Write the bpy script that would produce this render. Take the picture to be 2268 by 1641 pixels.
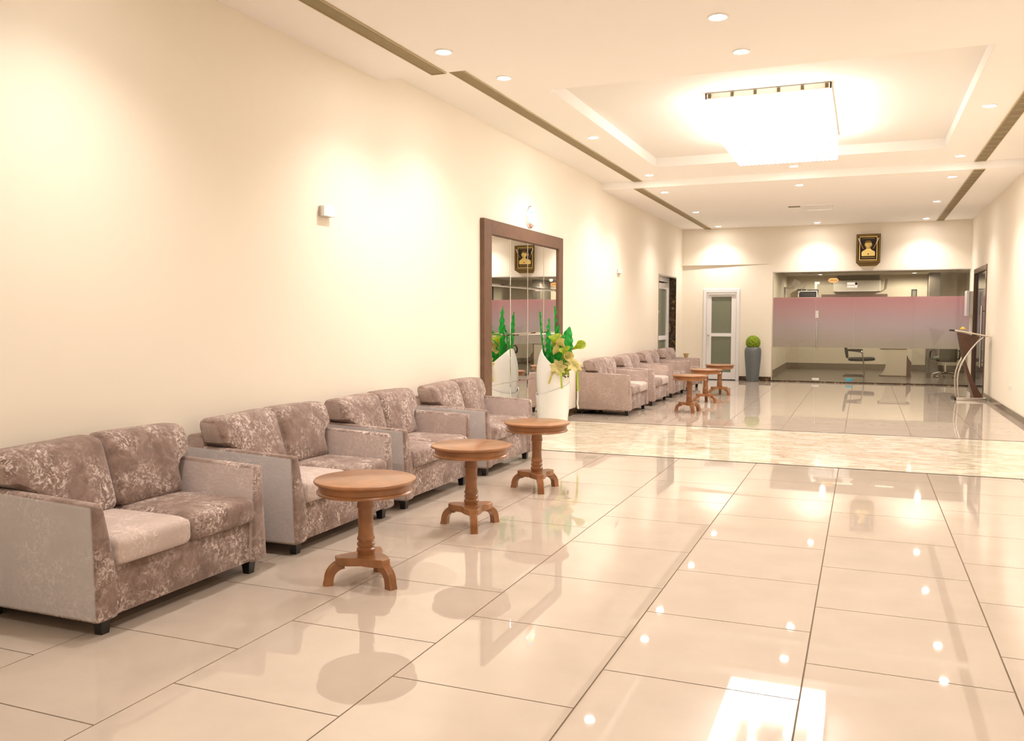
import bpy, bmesh, math, random
from mathutils import Vector, Matrix
random.seed(7)
for o in list(bpy.data.objects): bpy.data.objects.remove(o)
S = bpy.context.scene
COL = S.collection
PI = math.pi
R = math.radians

# ------------------------------------------------------------------ camera
CAM = bpy.data.cameras.new('camera'); cam = bpy.data.objects.new('camera', CAM); COL.objects.link(cam)
CAM.sensor_fit = 'HORIZONTAL'; CAM.sensor_width = 36.0
CAM.lens = 36.0 * 1923.7 / 2268.0
CAM.clip_start = 0.05; CAM.clip_end = 200
cam.location = (4.18, 0.0, 1.5)
yaw, pit, rol = R(22.0225), R(3.4288), R(0.035)
fwd = Vector((-math.sin(yaw)*math.cos(pit), math.cos(yaw)*math.cos(pit), -math.sin(pit)))
rt = Vector((math.cos(yaw), math.sin(yaw), 0)); up = rt.cross(fwd)
r2 = rt*math.cos(rol) + up*math.sin(rol); u2 = up*math.cos(rol) - rt*math.sin(rol)
cam.matrix_world = Matrix(((r2.x, u2.x, -fwd.x, 4.18), (r2.y, u2.y, -fwd.y, 0.0), (r2.z, u2.z, -fwd.z, 1.5), (0, 0, 0, 1)))
S.camera = cam

# ------------------------------------------------------------------ world, exposure, light levels
W = bpy.data.worlds.new('world'); S.world = W; W.use_nodes = True
W.node_tree.nodes['Background'].inputs[0].default_value = (1.0, 0.9, 0.78, 1)
W.node_tree.nodes['Background'].inputs[1].default_value = 0.02
S.view_settings.view_transform = 'Standard'; S.view_settings.look = 'None'
S.view_settings.gamma = 1.0; S.view_settings.use_curve_mapping = False
S.view_settings.exposure = 0.13
SPOT_W = 62.0           # every recessed hall downlight
SPOT_COL = (1.0, 0.915, 0.855)
CHANDELIER_E = 4.9
OFFICE_W = 78.0

# ------------------------------------------------------------------ measured room
XR, YB, YF = 6.34, 21.6, -1.2         # right wall, back wall, wall behind the camera
ZL, ZH, ZT = 3.68, 3.795, 3.93        # low ceiling, high ceiling, tray
YS1, YS2 = 7.07, 14.42                # ceiling steps

# ================================================================== materials
MATS = {}
def nt(name):
    m = bpy.data.materials.new(name); m.use_nodes = True
    MATS[name] = m
    t = m.node_tree
    return m, t, t.nodes['Principled BSDF']
def mat(name, col, rough=0.5, metal=0.0, spec=0.5, emit=None, es=0.0, noise=None, bump=None, coat=0.0, sheen=0.0):
    """noise=(scale, amount, detail) colour variation; bump=(scale, strength)"""
    m, t, b = nt(name)
    c = (*col, 1)
    b.inputs['Base Color'].default_value = c
    b.inputs['Roughness'].default_value = rough
    b.inputs['Metallic'].default_value = metal
    b.inputs['Specular IOR Level'].default_value = spec
    b.inputs['Coat Weight'].default_value = coat
    b.inputs['Sheen Weight'].default_value = sheen
    if emit:
        b.inputs['Emission Color'].default_value = (*emit, 1); b.inputs['Emission Strength'].default_value = es
    if noise or bump:
        g = t.nodes.new('ShaderNodeNewGeometry')
    if noise:
        n = t.nodes.new('ShaderNodeTexNoise'); n.inputs['Scale'].default_value = noise[0]
        n.inputs['Detail'].default_value = noise[2] if len(noise) > 2 else 4
        t.links.new(g.outputs['Position'], n.inputs['Vector'])
        r = t.nodes.new('ShaderNodeValToRGB')
        r.color_ramp.elements[0].position = 0.3; r.color_ramp.elements[1].position = 0.7
        a = noise[1]
        r.color_ramp.elements[0].color = (*[max(0, x*(1-a)) for x in col], 1)
        r.color_ramp.elements[1].color = (*[min(1, x*(1+a)) for x in col], 1)
        t.links.new(n.outputs['Fac'], r.inputs['Fac']); t.links.new(r.outputs['Color'], b.inputs['Base Color'])
    if bump:
        n = t.nodes.new('ShaderNodeTexNoise'); n.inputs['Scale'].default_value = bump[0]; n.inputs['Detail'].default_value = 3
        t.links.new(g.outputs['Position'], n.inputs['Vector'])
        bp = t.nodes.new('ShaderNodeBump'); bp.inputs['Strength'].default_value = bump[1]; bp.inputs['Distance'].default_value = 0.02
        t.links.new(n.outputs['Fac'], bp.inputs['Height']); t.links.new(bp.outputs['Normal'], b.inputs['Normal'])
    return m

mat('wall_paint', (0.88, 0.81, 0.685), 0.75, noise=(1.2, 0.012, 3))
mat('ceiling_paint', (0.96, 0.93, 0.88), 0.85)
mat('tray_paint', (0.86, 0.82, 0.76), 0.85)
mat('floor_tile', (0.50, 0.42, 0.345), 0.022, spec=0.8, noise=(3.0, 0.045, 6))
mat('border_stone', (0.055, 0.036, 0.020), 0.4, spec=0.2, noise=(18, 0.5, 6))
mat('grout', (0.16, 0.105, 0.055), 0.7)
mat('brass_grille', (0.50, 0.40, 0.23), 0.5, metal=0.2)
mat('vent_dark', (0.05, 0.035, 0.02), 0.8)
mat('wood', (0.30, 0.125, 0.045), 0.28, noise=(9, 0.22, 8), coat=0.25)
mat('frame_wood', (0.155, 0.08, 0.047), 0.45, noise=(14, 0.12, 6))
mat('mirror', (0.90, 0.90, 0.88), 0.0, metal=1.0)
mat('mirror_edge', (0.80, 0.78, 0.70), 0.12, metal=0.9)
mat('white_gloss', (0.90, 0.89, 0.86), 0.15, coat=0.3)
mat('white_plastic', (0.86, 0.84, 0.80), 0.35)
mat('upvc', (0.86, 0.84, 0.83), 0.25)
mat('upvc_grey', (0.62, 0.58, 0.54), 0.35)
mat('frosted_green', (0.20, 0.215, 0.15), 0.22, noise=(60, 0.08, 2))
mat('leg_black', (0.012, 0.010, 0.009), 0.3)
mat('chrome', (0.82, 0.81, 0.79), 0.12, metal=1.0)
mat('chrome_dark', (0.42, 0.41, 0.38), 0.18, metal=1.0)
mat('steel_satin', (0.66, 0.62, 0.56), 0.28, metal=0.9)
mat('black_leather', (0.018, 0.017, 0.014), 0.45)
mat('olive_leather', (0.075, 0.075, 0.045), 0.5)
mat('leaf_green', (0.035, 0.50, 0.075), 0.4, noise=(22, 0.25, 3))
mat('stem_green', (0.22, 0.50, 0.10), 0.45)
mat('lily_green', (0.52, 0.62, 0.06), 0.45, noise=(30, 0.2, 2))
mat('lily_yellow', (0.80, 0.70, 0.28), 0.45, noise=(30, 0.12, 2))
mat('ribbon_lime', (0.60, 0.72, 0.12), 0.4)
mat('ribbon_white', (0.88, 0.88, 0.78), 0.4)
mat('berry_dark', (0.07, 0.06, 0.02), 0.4)
mat('vase_grey', (0.14, 0.155, 0.16), 0.45, noise=(45, 0.15, 3))
mat('moss', (0.20, 0.29, 0.012), 0.9, noise=(40, 0.4, 4), bump=(90, 0.6))
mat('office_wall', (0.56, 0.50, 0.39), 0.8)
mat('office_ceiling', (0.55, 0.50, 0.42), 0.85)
mat('office_floor', (0.085, 0.066, 0.048), 0.25, noise=(2, 0.08, 3))
mat('office_skirting', (0.16, 0.125, 0.085), 0.4)
mat('office_column', (0.13, 0.11, 0.085), 0.8)
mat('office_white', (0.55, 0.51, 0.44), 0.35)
mat('desk_laminate', (0.60, 0.54, 0.43), 0.4)
mat('dark_plastic', (0.03, 0.03, 0.035), 0.35)
mat('dark_wood_strip', (0.13, 0.075, 0.055), 0.5)
mat('grey_valance', (0.22, 0.20, 0.15), 0.7)
mat('dark_glass', (0.016, 0.020, 0.040), 0.06, spec=0.7, noise=(5, 0.4, 2))
mat('podium_wood', (0.085, 0.035, 0.018), 0.3, noise=(12, 0.3, 6))
mat('yellow_flower', (0.85, 0.55, 0.06), 0.5)
mat('brown_frame', (0.12, 0.065, 0.03), 0.4)
mat('gold', (0.78, 0.60, 0.22), 0.28, metal=0.75)
mat('gold_dark', (0.24, 0.15, 0.035), 0.4, metal=0.35)
mat('frame_brown', (0.10, 0.055, 0.02), 0.4)
mat('velvet_black', (0.035, 0.028, 0.03), 0.7)
mat('ivory', (0.80, 0.70, 0.55), 0.4)
mat('sign_orange', (0.88, 0.47, 0.17), 0.4)
mat('print_black', (0.10, 0.05, 0.015), 0.5)
mat('blue_film', (0.06, 0.42, 0.58), 0.35)
mat('cup_beige', (0.66, 0.50, 0.24), 0.6)
mat('sticker_yellow', (0.85, 0.62, 0.30), 0.5)
mat('lamp_trim', (0.90, 0.86, 0.80), 0.4)
mat('lamp_lens', (1, 1, 1), 0.4, emit=(1.0, 0.915, 0.855), es=185.0)
mat('office_lens', (1, 1, 1), 0.4, emit=(1.0, 0.96, 0.90), es=30.0)
mat('office_strip', (1, 1, 1), 0.4, emit=(1.0, 0.88, 0.66), es=4.0)
mat('crystal', (0.95, 0.95, 0.95), 0.15, emit=(1.0, 0.945, 0.90), es=CHANDELIER_E)
mat('bulb', (1, 1, 1), 0.3, emit=(1.0, 0.945, 0.90), es=CHANDELIER_E*5)
mat('plate_chrome', (0.72, 0.68, 0.60), 0.25, metal=0.6)
mat('bracket_brown', (0.16, 0.12, 0.05), 0.4, metal=0.4)

def granite():
    m, t, b = nt('granite')
    g = t.nodes.new('ShaderNodeNewGeometry')
    v = t.nodes.new('ShaderNodeTexNoise'); v.inputs['Scale'].default_value = 9; v.inputs['Detail'].default_value = 8; v.inputs['Distortion'].default_value = 1.6
    t.links.new(g.outputs['Position'], v.inputs['Vector'])
    r = t.nodes.new('ShaderNodeValToRGB')
    e = r.color_ramp.elements
    e[0].position = .40; e[0].color = (.035, .022, .012, 1); e[1].position = .62; e[1].color = (.11, .065, .030, 1)
    x = e.new(.68); x.color = (.34, .24, .12, 1); y = e.new(.72); y.color = (.06, .035, .02, 1)
    t.links.new(v.outputs['Fac'], r.inputs['Fac']); t.links.new(r.outputs['Color'], b.inputs['Base Color'])
    b.inputs['Roughness'].default_value = .12
granite()

def marble():
    m, t, b = nt('marble')
    g = t.nodes.new('ShaderNodeNewGeometry')
    mp = t.nodes.new('ShaderNodeMapping'); mp.inputs['Rotation'].default_value = (0, 0, R(28)); mp.inputs['Scale'].default_value = (1.2, 3.2, 1)
    t.links.new(g.outputs['Position'], mp.inputs['Vector'])
    v = t.nodes.new('ShaderNodeTexNoise'); v.inputs['Scale'].default_value = 1.9; v.inputs['Detail'].default_value = 9; v.inputs['Distortion'].default_value = 1.7
    t.links.new(mp.outputs['Vector'], v.inputs['Vector'])
    r = t.nodes.new('ShaderNodeValToRGB'); e = r.color_ramp.elements
    e[0].position = .30; e[0].color = (.46, .37, .23, 1); e[1].position = .62; e[1].color = (.80, .73, .60, 1)
    x = e.new(.44); x.color = (.74, .66, .52, 1); y = e.new(.50); y.color = (.56, .47, .32, 1); z = e.new(.53); z.color = (.80, .74, .61, 1)
    t.links.new(v.outputs['Fac'], r.inputs['Fac']); t.links.new(r.outputs['Color'], b.inputs['Base Color'])
    b.inputs['Roughness'].default_value = .06
marble()

def velvet():
    # crushed velvet: pale flecks in patches on brown pile; side-facing panels have their plainer, paler sheen painted in.
    # the object colour is the plain pile or painted sheen colour of a part, its alpha how much of the part shows flecks
    m, t, b = nt('velvet')
    L = t.links.new
    g = t.nodes.new('ShaderNodeNewGeometry'); oi = t.nodes.new('ShaderNodeObjectInfo')
    ad = t.nodes.new('ShaderNodeVectorMath'); ad.operation = 'ADD'
    L(g.outputs['Position'], ad.inputs[0]); L(oi.outputs['Random'], ad.inputs[1])
    def noise(sc, det, ro, di):
        n = t.nodes.new('ShaderNodeTexNoise'); n.inputs['Scale'].default_value = sc; n.inputs['Detail'].default_value = det
        n.inputs['Roughness'].default_value = ro; n.inputs['Distortion'].default_value = di; L(ad.outputs[0], n.inputs['Vector']); return n
    def ramp(src, stops):
        r = t.nodes.new('ShaderNodeValToRGB'); e = r.color_ramp.elements
        e[0].position, e[0].color = stops[0][0], (*stops[0][1], 1); e[1].position, e[1].color = stops[-1][0], (*stops[-1][1], 1)
        for p_, c_ in stops[1:-1]: x = e.new(p_); x.color = (*c_, 1)
        L(src, r.inputs['Fac']); return r
    def math_(op, a_, b_):
        n = t.nodes.new('ShaderNodeMath'); n.operation = op
        for i, v in enumerate((a_, b_)):
            if hasattr(v, 'links'): L(v, n.inputs[i])
            else: n.inputs[i].default_value = v
        return n.outputs[0]
    big = noise(5.0, 2, .5, .3); mid = noise(13, 4, .6, .8); fine = noise(44, 6, .70, .9)
    base = ramp(mid.outputs['Fac'], [(.34, (.175, .110, .085)), (.52, (.235, .157, .127)), (.68, (.32, .225, .188))])
    patch = ramp(big.outputs['Fac'], [(.41, (0, 0, 0)), (.64, (1, 1, 1))])
    fl = ramp(fine.outputs['Fac'], [(.48, (0, 0, 0)), (.60, (1, 1, 1))])
    fk = math_('MULTIPLY', math_('MULTIPLY', patch.outputs['Color'], fl.outputs['Color']), .80)
    c1 = t.nodes.new('ShaderNodeMix'); c1.data_type = 'RGBA'
    L(fk, c1.inputs[0]); L(base.outputs['Color'], c1.inputs[6]); c1.inputs[7].default_value = (.84, .71, .65, 1)
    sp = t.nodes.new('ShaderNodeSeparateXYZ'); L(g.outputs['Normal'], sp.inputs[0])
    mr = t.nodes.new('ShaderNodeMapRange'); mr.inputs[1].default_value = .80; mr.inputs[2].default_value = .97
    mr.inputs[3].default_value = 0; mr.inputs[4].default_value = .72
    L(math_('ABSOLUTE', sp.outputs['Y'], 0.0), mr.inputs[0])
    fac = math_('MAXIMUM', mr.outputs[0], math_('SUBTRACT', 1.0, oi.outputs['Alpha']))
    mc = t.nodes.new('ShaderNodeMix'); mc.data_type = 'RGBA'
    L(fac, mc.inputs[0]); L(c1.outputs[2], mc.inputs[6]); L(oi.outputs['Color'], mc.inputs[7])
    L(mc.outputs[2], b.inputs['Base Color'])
    b.inputs['Roughness'].default_value = .6; b.inputs['Specular IOR Level'].default_value = .25
    b.inputs['Sheen Weight'].default_value = .30; b.inputs['Sheen Roughness'].default_value = .45
    b.inputs['Sheen Tint'].default_value = (.92, .86, .84, 1)
    bp = t.nodes.new('ShaderNodeBump'); bp.inputs['Strength'].default_value = .55; bp.inputs['Distance'].default_value = .008
    L(fine.outputs['Fac'], bp.inputs['Height']); L(bp.outputs['Normal'], b.inputs['Normal'])
velvet()

def thin_glass(name, tint, refl):
    m = bpy.data.materials.new(name); m.use_nodes = True; MATS[name] = m
    t = m.node_tree; t.nodes.clear()
    o = t.nodes.new('ShaderNodeOutputMaterial'); tr = t.nodes.new('ShaderNodeBsdfTransparent'); tr.inputs[0].default_value = (*tint, 1)
    gl = t.nodes.new('ShaderNodeBsdfGlossy'); gl.inputs['Roughness'].default_value = 0.0
    lw = t.nodes.new('ShaderNodeFresnel'); lw.inputs['IOR'].default_value = refl
    mx = t.nodes.new('ShaderNodeMixShader')
    t.links.new(lw.outputs[0], mx.inputs[0]); t.links.new(tr.outputs[0], mx.inputs[1]); t.links.new(gl.outputs[0], mx.inputs[2])
    t.links.new(mx.outputs[0], o.inputs[0])
thin_glass('partition_glass', (.90, .88, .83), 1.45)

def film():
    # printed frosted film: pink at the top fading to clear grey at the bottom
    m = bpy.data.materials.new('frost_film'); m.use_nodes = True; MATS['frost_film'] = m
    t = m.node_tree; t.nodes.clear()
    o = t.nodes.new('ShaderNodeOutputMaterial')
    g = t.nodes.new('ShaderNodeNewGeometry'); sp = t.nodes.new('ShaderNodeSeparateXYZ'); t.links.new(g.outputs['Position'], sp.inputs[0])
    mr = t.nodes.new('ShaderNodeMapRange'); mr.inputs[1].default_value = .82; mr.inputs[2].default_value = 2.0
    t.links.new(sp.outputs['Z'], mr.inputs[0])
    r = t.nodes.new('ShaderNodeValToRGB'); e = r.color_ramp.elements
    e[0].color = (.84, .82, .80, 1); e[1].color = (.94, .68, .76, 1)
    a = e.new(.45); a.color = (.90, .84, .92, 1)
    t.links.new(mr.outputs[0], r.inputs[0])
    tr = t.nodes.new('ShaderNodeBsdfTransparent'); df = t.nodes.new('ShaderNodeBsdfDiffuse'); tl = t.nodes.new('ShaderNodeBsdfTranslucent')
    for n in (tr, df, tl): t.links.new(r.outputs[0], n.inputs[0])
    m1 = t.nodes.new('ShaderNodeMixShader'); m1.inputs[0].default_value = .35
    t.links.new(df.outputs[0], m1.inputs[1]); t.links.new(tl.outputs[0], m1.inputs[2])
    m2 = t.nodes.new('ShaderNodeMixShader'); m2.inputs[0].default_value = .22
    t.links.new(m1.outputs[0], m2.inputs[1]); t.links.new(tr.outputs[0], m2.inputs[2])
    t.links.new(m2.outputs[0], o.inputs[0])
film()

def emblem():
    # backlit printed disc: pale blue rim, green above, white middle, red foot
    m, t, b = nt('emblem_print')
    tc = t.nodes.new('ShaderNodeTexCoord'); sp = t.nodes.new('ShaderNodeSeparateXYZ'); t.links.new(tc.outputs['Object'], sp.inputs[0])
    n = t.nodes.new('ShaderNodeTexNoise'); n.inputs['Scale'].default_value = 9; n.inputs['Detail'].default_value = 3
    t.links.new(tc.outputs['Object'], n.inputs['Vector'])
    ma = t.nodes.new('ShaderNodeMath'); ma.operation = 'MULTIPLY_ADD'; ma.inputs[1].default_value = .12
    t.links.new(n.outputs['Fac'], ma.inputs[0]); t.links.new(sp.outputs['Z'], ma.inputs[2])
    mr = t.nodes.new('ShaderNodeMapRange'); mr.inputs[1].default_value = -.10; mr.inputs[2].default_value = .22
    t.links.new(ma.outputs[0], mr.inputs[0])
    r = t.nodes.new('ShaderNodeValToRGB'); e = r.color_ramp.elements
    e[0].color = (.95, .25, .18, 1); e[1].color = (.35, .42, .80, 1)
    for p_, c_ in ((.14, (.95, .35, .25)), (.20, (.35, .90, .75)), (.36, (.70, 1, .92)), (.55, (1, 1, 1)), (.66, (.25, .90, .35)), (.80, (.40, .55, .95))):
        x = e.new(p_); x.color = (*c_, 1)
    t.links.new(mr.outputs[0], r.inputs[0])
    t.links.new(r.outputs[0], b.inputs['Emission Color']); t.links.new(r.outputs[0], b.inputs['Base Color'])
    b.inputs['Emission Strength'].default_value = .45
emblem()
M = MATS

# ================================================================== mesh helpers
def fin(bm, name, m, parent=None, smooth=False, loc=None, bevel=0.0, seg=2):
    if bevel > 0:
        bmesh.ops.bevel(bm, geom=list(bm.edges), offset=bevel, segments=seg, profile=.5, affect='EDGES', clamp_overlap=True)
    bmesh.ops.recalc_face_normals(bm, faces=bm.faces)
    me = bpy.data.meshes.new(name); bm.to_mesh(me); bm.free()
    if smooth:
        for p in me.polygons: p.use_smooth = True
        try: me.set_sharp_from_angle(angle=R(40))
        except Exception: pass
    me.materials.append(M[m] if isinstance(m, str) else m)
    o = bpy.data.objects.new(name, me); COL.objects.link(o)
    if parent: o.parent = parent
    if loc: o.location = loc
    return o
def box(bm, x0, x1, y0, y1, z0, z1):
    vs = [bm.verts.new((x, y, z)) for x in (x0, x1) for y in (y0, y1) for z in (z0, z1)]
    for f in ((0,1,3,2),(4,6,7,5),(0,4,5,1),(2,3,7,6),(0,2,6,4),(1,5,7,3)): bm.faces.new([vs[i] for i in f])
    return vs
def bx(*boxes):
    bm = bmesh.new()
    for b in boxes: box(bm, *b)
    return bm
def lathe(bm, prof, n=32, cx=0, cy=0, caps=True):
    rings = []
    for r, z in prof:
        rings.append([bm.verts.new((cx + r*math.cos(2*PI*i/n), cy + r*math.sin(2*PI*i/n), z)) for i in range(n)])
    for a, b in zip(rings, rings[1:]):
        for i in range(n): bm.faces.new((a[i], a[(i+1) % n], b[(i+1) % n], b[i]))
    if caps:
        bm.faces.new(rings[0][::-1]); bm.faces.new(rings[-1])
    return rings
def prism(bm, pts, axis, a0, a1):
    """extrude a 2D polygon; axis 'x': pts are (y,z); 'y': (x,z); 'z': (x,y)"""
    def P(p, a): return {'x': (a, p[0], p[1]), 'y': (p[0], a, p[1]), 'z': (p[0], p[1], a)}[axis]
    A = [bm.verts.new(P(p, a0)) for p in pts]; B = [bm.verts.new(P(p, a1)) for p in pts]
    bm.faces.new(A); bm.faces.new(B[::-1])
    n = len(pts)
    for i in range(n): bm.faces.new((A[i], B[i], B[(i+1) % n], A[(i+1) % n]))
    return A, B
def tube(bm, pts, r, n=8, caps=True):
    pts = [Vector(p) for p in pts]; rings = []
    rr = r if isinstance(r, (list, tuple)) else [r]*len(pts)
    ref = None
    for i, p in enumerate(pts):
        d = (pts[min(i+1, len(pts)-1)] - pts[max(i-1, 0)]).normalized()
        if ref is None: ref = Vector((0, 0, 1)) if abs(d.z) < .9 else Vector((1, 0, 0))
        u = d.cross(ref).normalized(); v = u.cross(d).normalized(); ref = v
        rings.append([bm.verts.new(p + (u*math.cos(2*PI*k/n) + v*math.sin(2*PI*k/n))*rr[i]) for k in range(n)])
    for a, b in zip(rings, rings[1:]):
        for k in range(n): bm.faces.new((a[k], a[(k+1) % n], b[(k+1) % n], b[k]))
    if caps: bm.faces.new(rings[0][::-1]); bm.faces.new(rings[-1])
def ball(bm, c, r, u=16, v=10, s=(1, 1, 1)):
    bmesh.ops.create_uvsphere(bm, u_segments=u, v_segments=v, radius=r, matrix=Matrix.Translation(c) @ Matrix.Diagonal((*s, 1)))
def cushion(bm, x0, x1, y0, y1, z0, z1, r=.05, puff=.02, n=9, pax=2, deform=None):
    """soft rounded box, bulging on the faces along axis pax"""
    c = Vector(((x0+x1)/2, (y0+y1)/2, (z0+z1)/2)); h = Vector(((x1-x0)/2, (y1-y0)/2, (z1-z0)/2))
    vs = {}
    def V(i, j, k):
        key = (i, j, k)
        if key in vs: return vs[key]
        q = Vector((2*i/n-1, 2*j/n-1, 2*k/n-1))
        for a in range(3): q[a] = math.copysign(abs(q[a])**.8, q[a])
        p = Vector([q[a]*h[a] for a in range(3)])
        inner = Vector([max(-h[a]+min(r, h[a]*.98), min(h[a]-min(r, h[a]*.98), p[a])) for a in range(3)])
        d = p - inner
        if d.length > 1e-9: p = inner + d.normalized()*min(r, min(h)*.98)
        oth = [a for a in range(3) if a != pax]
        w = 1
        for a in oth: w *= math.cos(min(1, abs(p[a])/h[a])*PI/2)**.6
        p[pax] += math.copysign(puff*w, q[pax])*abs(q[pax])
        p = p + c
        if deform: p = deform(p)
        vs[key] = bm.verts.new(p); return vs[key]
    for a in range(3):
        b, d = [x for x in range(3) if x != a]
        for s in (0, n):
            for i in range(n):
                for j in range(n):
                    quad = []
                    for di, dj in ((0, 0), (1, 0), (1, 1), (0, 1)):
                        ijk = [0, 0, 0]; ijk[a] = s; ijk[b] = i+di; ijk[d] = j+dj
                        quad.append(V(*ijk))
                    bm.faces.new(quad if s else quad[::-1])
def thing(name, label, cat, loc=(0, 0, 0), rotz=0, group=None):
    o = bpy.data.objects.new(name, None); COL.objects.link(o); o.empty_display_size = .1
    o.location = loc; o.rotation_euler = (0, 0, rotz)
    return tag(o, label, cat, group)
def tag(o, label, cat, group=None):
    o['label'] = label; o['category'] = cat
    if group: o['group'] = group
    return o
def struct(o, label=None):
    o['kind'] = 'structure'
    if label: o['label'] = label
    return o
def dup(root, loc, rotz=None, label=None, group=None):
    r = root.copy(); COL.objects.link(r); r.location = loc
    if rotz is not None: r.rotation_euler = (0, 0, rotz)
    if label: r['label'] = label
    if group: r['group'] = group
    for ch in list(root.children):
        c = ch.copy(); COL.objects.link(c); c.parent = r
        for g in list(ch.children):
            d = g.copy(); COL.objects.link(d); d.parent = c
    return r
def inst(me_obj, name, parent, loc=(0, 0, 0), rot=(0, 0, 0)):
    o = bpy.data.objects.new(name, me_obj.data); COL.objects.link(o); o.parent = parent; o.location = loc; o.rotation_euler = rot
    return o
def text_mesh(body, size, name, m, parent, loc, rot, ext=.001):
    cu = bpy.data.curves.new(name, 'FONT'); cu.body = body; cu.size = size; cu.extrude = ext; cu.align_x = 'CENTER'; cu.align_y = 'CENTER'
    cu.resolution_u = 3
    t = bpy.data.objects.new(name, cu); COL.objects.link(t)
    dg = bpy.context.evaluated_depsgraph_get(); dg.update()
    me = bpy.data.meshes.new_from_object(t.evaluated_get(dg)); bpy.data.objects.remove(t)
    me.materials.clear(); me.materials.append(M[m])
    o = bpy.data.objects.new(name, me); COL.objects.link(o); o.parent = parent; o.location = loc; o.rotation_euler = rot
    return o

# ================================================================== the setting
# ---- floor: grout bed, single polished tiles in running bond, marble band with dark borders
floor = struct(fin(bx((-.3, XR+.3, YF-.2, YB, -.12, -.004)), 'floor', 'grout'), 'cream polished tile floor with a marble band across it')
TW, G = .8, .0035
MB0, MB1 = 9.29, 12.09           # marble band
BW = .05                         # border strip
tiles = {}
def tile(x0, x1, y0, y1):
    if x1-x0 < .03 or y1-y0 < .03: return
    w, d = round(x1-x0-2*G, 4), round(y1-y0-2*G, 4)
    if (w, d) not in tiles:
        bm = bx((-w/2, w/2, -d/2, d/2, -.004, 0))
        o = fin(bm, 'tile', 'floor_tile', floor); tiles[(w, d)] = o
    else:
        o = bpy.data.objects.new('tile', tiles[(w, d)].data); COL.objects.link(o); o.parent = floor
    o.location = ((x0+x1)/2, (y0+y1)/2, 0)
for k in range(8):
    x0 = max(-.022 + .8*k, -.02); x1 = min(-.022 + .8*(k+1), XR)
    off = 3.517 + (0 if k % 2 == 0 else .4)
    y = off - .8*7
    while y < YB:
        a, b = max(y, YF), min(y+.8, YB)
        if b > YF + .03:
            for lo, hi in ((YF, MB0-BW), (MB1+BW, YB)):
                aa, bb = max(a, lo), min(b, hi)
                if bb - aa > .03: tile(x0, x1, aa, bb)
        y += .8
fin(bx((0, XR, MB0, MB1, -.004, .0)), 'marble_slab', 'marble', floor)
for y0 in (MB0-BW, MB1): fin(bx((0, XR, y0+.002, y0+BW-.002, -.004, 0.0)), 'border_strip', 'border_stone', floor)

# ---- walls
LD0, LD1, LDZ = 18.88, 20.80, 2.48         # doorway in the left wall
struct(fin(bx((-.3, 0, YF-.2, LD0, 0, 4.1), (-.3, 0, LD1, YB+.2, 0, 4.1), (-.3, 0, LD0, LD1, LDZ, 4.1)), 'wall_left', 'wall_paint'), 'long cream wall behind the loveseats')
RD0, RD1, RDZ = 18.82, 20.90, 2.545        # doorway in the right wall
struct(fin(bx((XR, XR+.3, YF-.2, RD0, 0, 4.1), (XR, XR+.3, RD1, YB+.2, 0, 4.1), (XR, XR+.3, RD0, RD1, RDZ, 4.1)), 'wall_right', 'wall_paint'), 'cream wall beside the lectern')
BD0, BD1, BDZ = .52, 1.385, 2.22           # white door in the back wall
GX0, GZ = 2.14, 2.615                      # glass partition
bm = bx((0, BD0, YB, YB+.2, 0, ZL+.4), (BD1, GX0, YB, YB+.2, 0, ZL+.4), (BD0, BD1, YB, YB+.2, BDZ, ZL+.4), (GX0, XR, YB, YB+.2, GZ, ZL+.4))
prism(bm, [(0, YB), (0, YB-.075), (2.03, YB-.004), (2.03, YB)], 'z', 2.80, ZL+.02)   # slightly proud bulkhead over the door
struct(fin(bm, 'wall_back', 'wall_paint'), 'cream end wall above the white door and glass partition')
struct(fin(bx((-.3, XR+.3, YF-.2, YF, 0, 4.1)), 'wall_front', 'wall_paint'), 'cream wall opposite the glass partition')

# ---- ceiling: two lower bays, a higher middle bay with a tray
TX0, TX1, TY0, TY1 = 1.19, 5.15, 8.39, 13.2
struct(fin(bx((0, XR, YF, YS1, ZL, 4.05), (0, XR, YS2, YB, ZL, 4.05),
              (0, TX0, YS1, YS2, ZH, 4.05), (TX1, XR, YS1, YS2, ZH, 4.05), (TX0, TX1, YS1, TY0, ZH, 4.05), (TX0, TX1, TY1, YS2, ZH, 4.05)),
           'ceiling', 'ceiling_paint'), 'cream ceiling with a raised middle bay')
struct(fin(bx((TX0-.03, TX1+.03, TY0-.03, TY1+.03, ZT, 4.08), (TX0-.02, TX0+.004, TY0, TY1, ZH+.001, ZT), (TX1-.004, TX1+.02, TY0, TY1, ZH+.001, ZT),
              (TX0, TX1, TY0-.02, TY0+.004, ZH+.001, ZT), (TX0, TX1, TY1-.004, TY1+.02, ZH+.001, ZT)), 'ceiling_tray', 'tray_paint'), 'white recessed ceiling tray around the chandelier')

# ---- skirtings
struct(fin(bx((0, .014, YF, 9.33, 0, .105), (0, .014, 12.21, LD0, 0, .105), (0, .014, LD1, YB, 0, .105)), 'baseboard_left', 'granite'))
struct(fin(bx((0, BD0-.01, YB-.014, YB, 0, .105), (BD1+.01, GX0, YB-.014, YB, 0, .105)), 'baseboard_back', 'granite'))
struct(fin(bx((XR-.014, XR, YF, RD0-.06, 0, .09), (XR-.014, XR, RD1+.06, YB, 0, .09)), 'baseboard_right', 'granite'))

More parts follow.
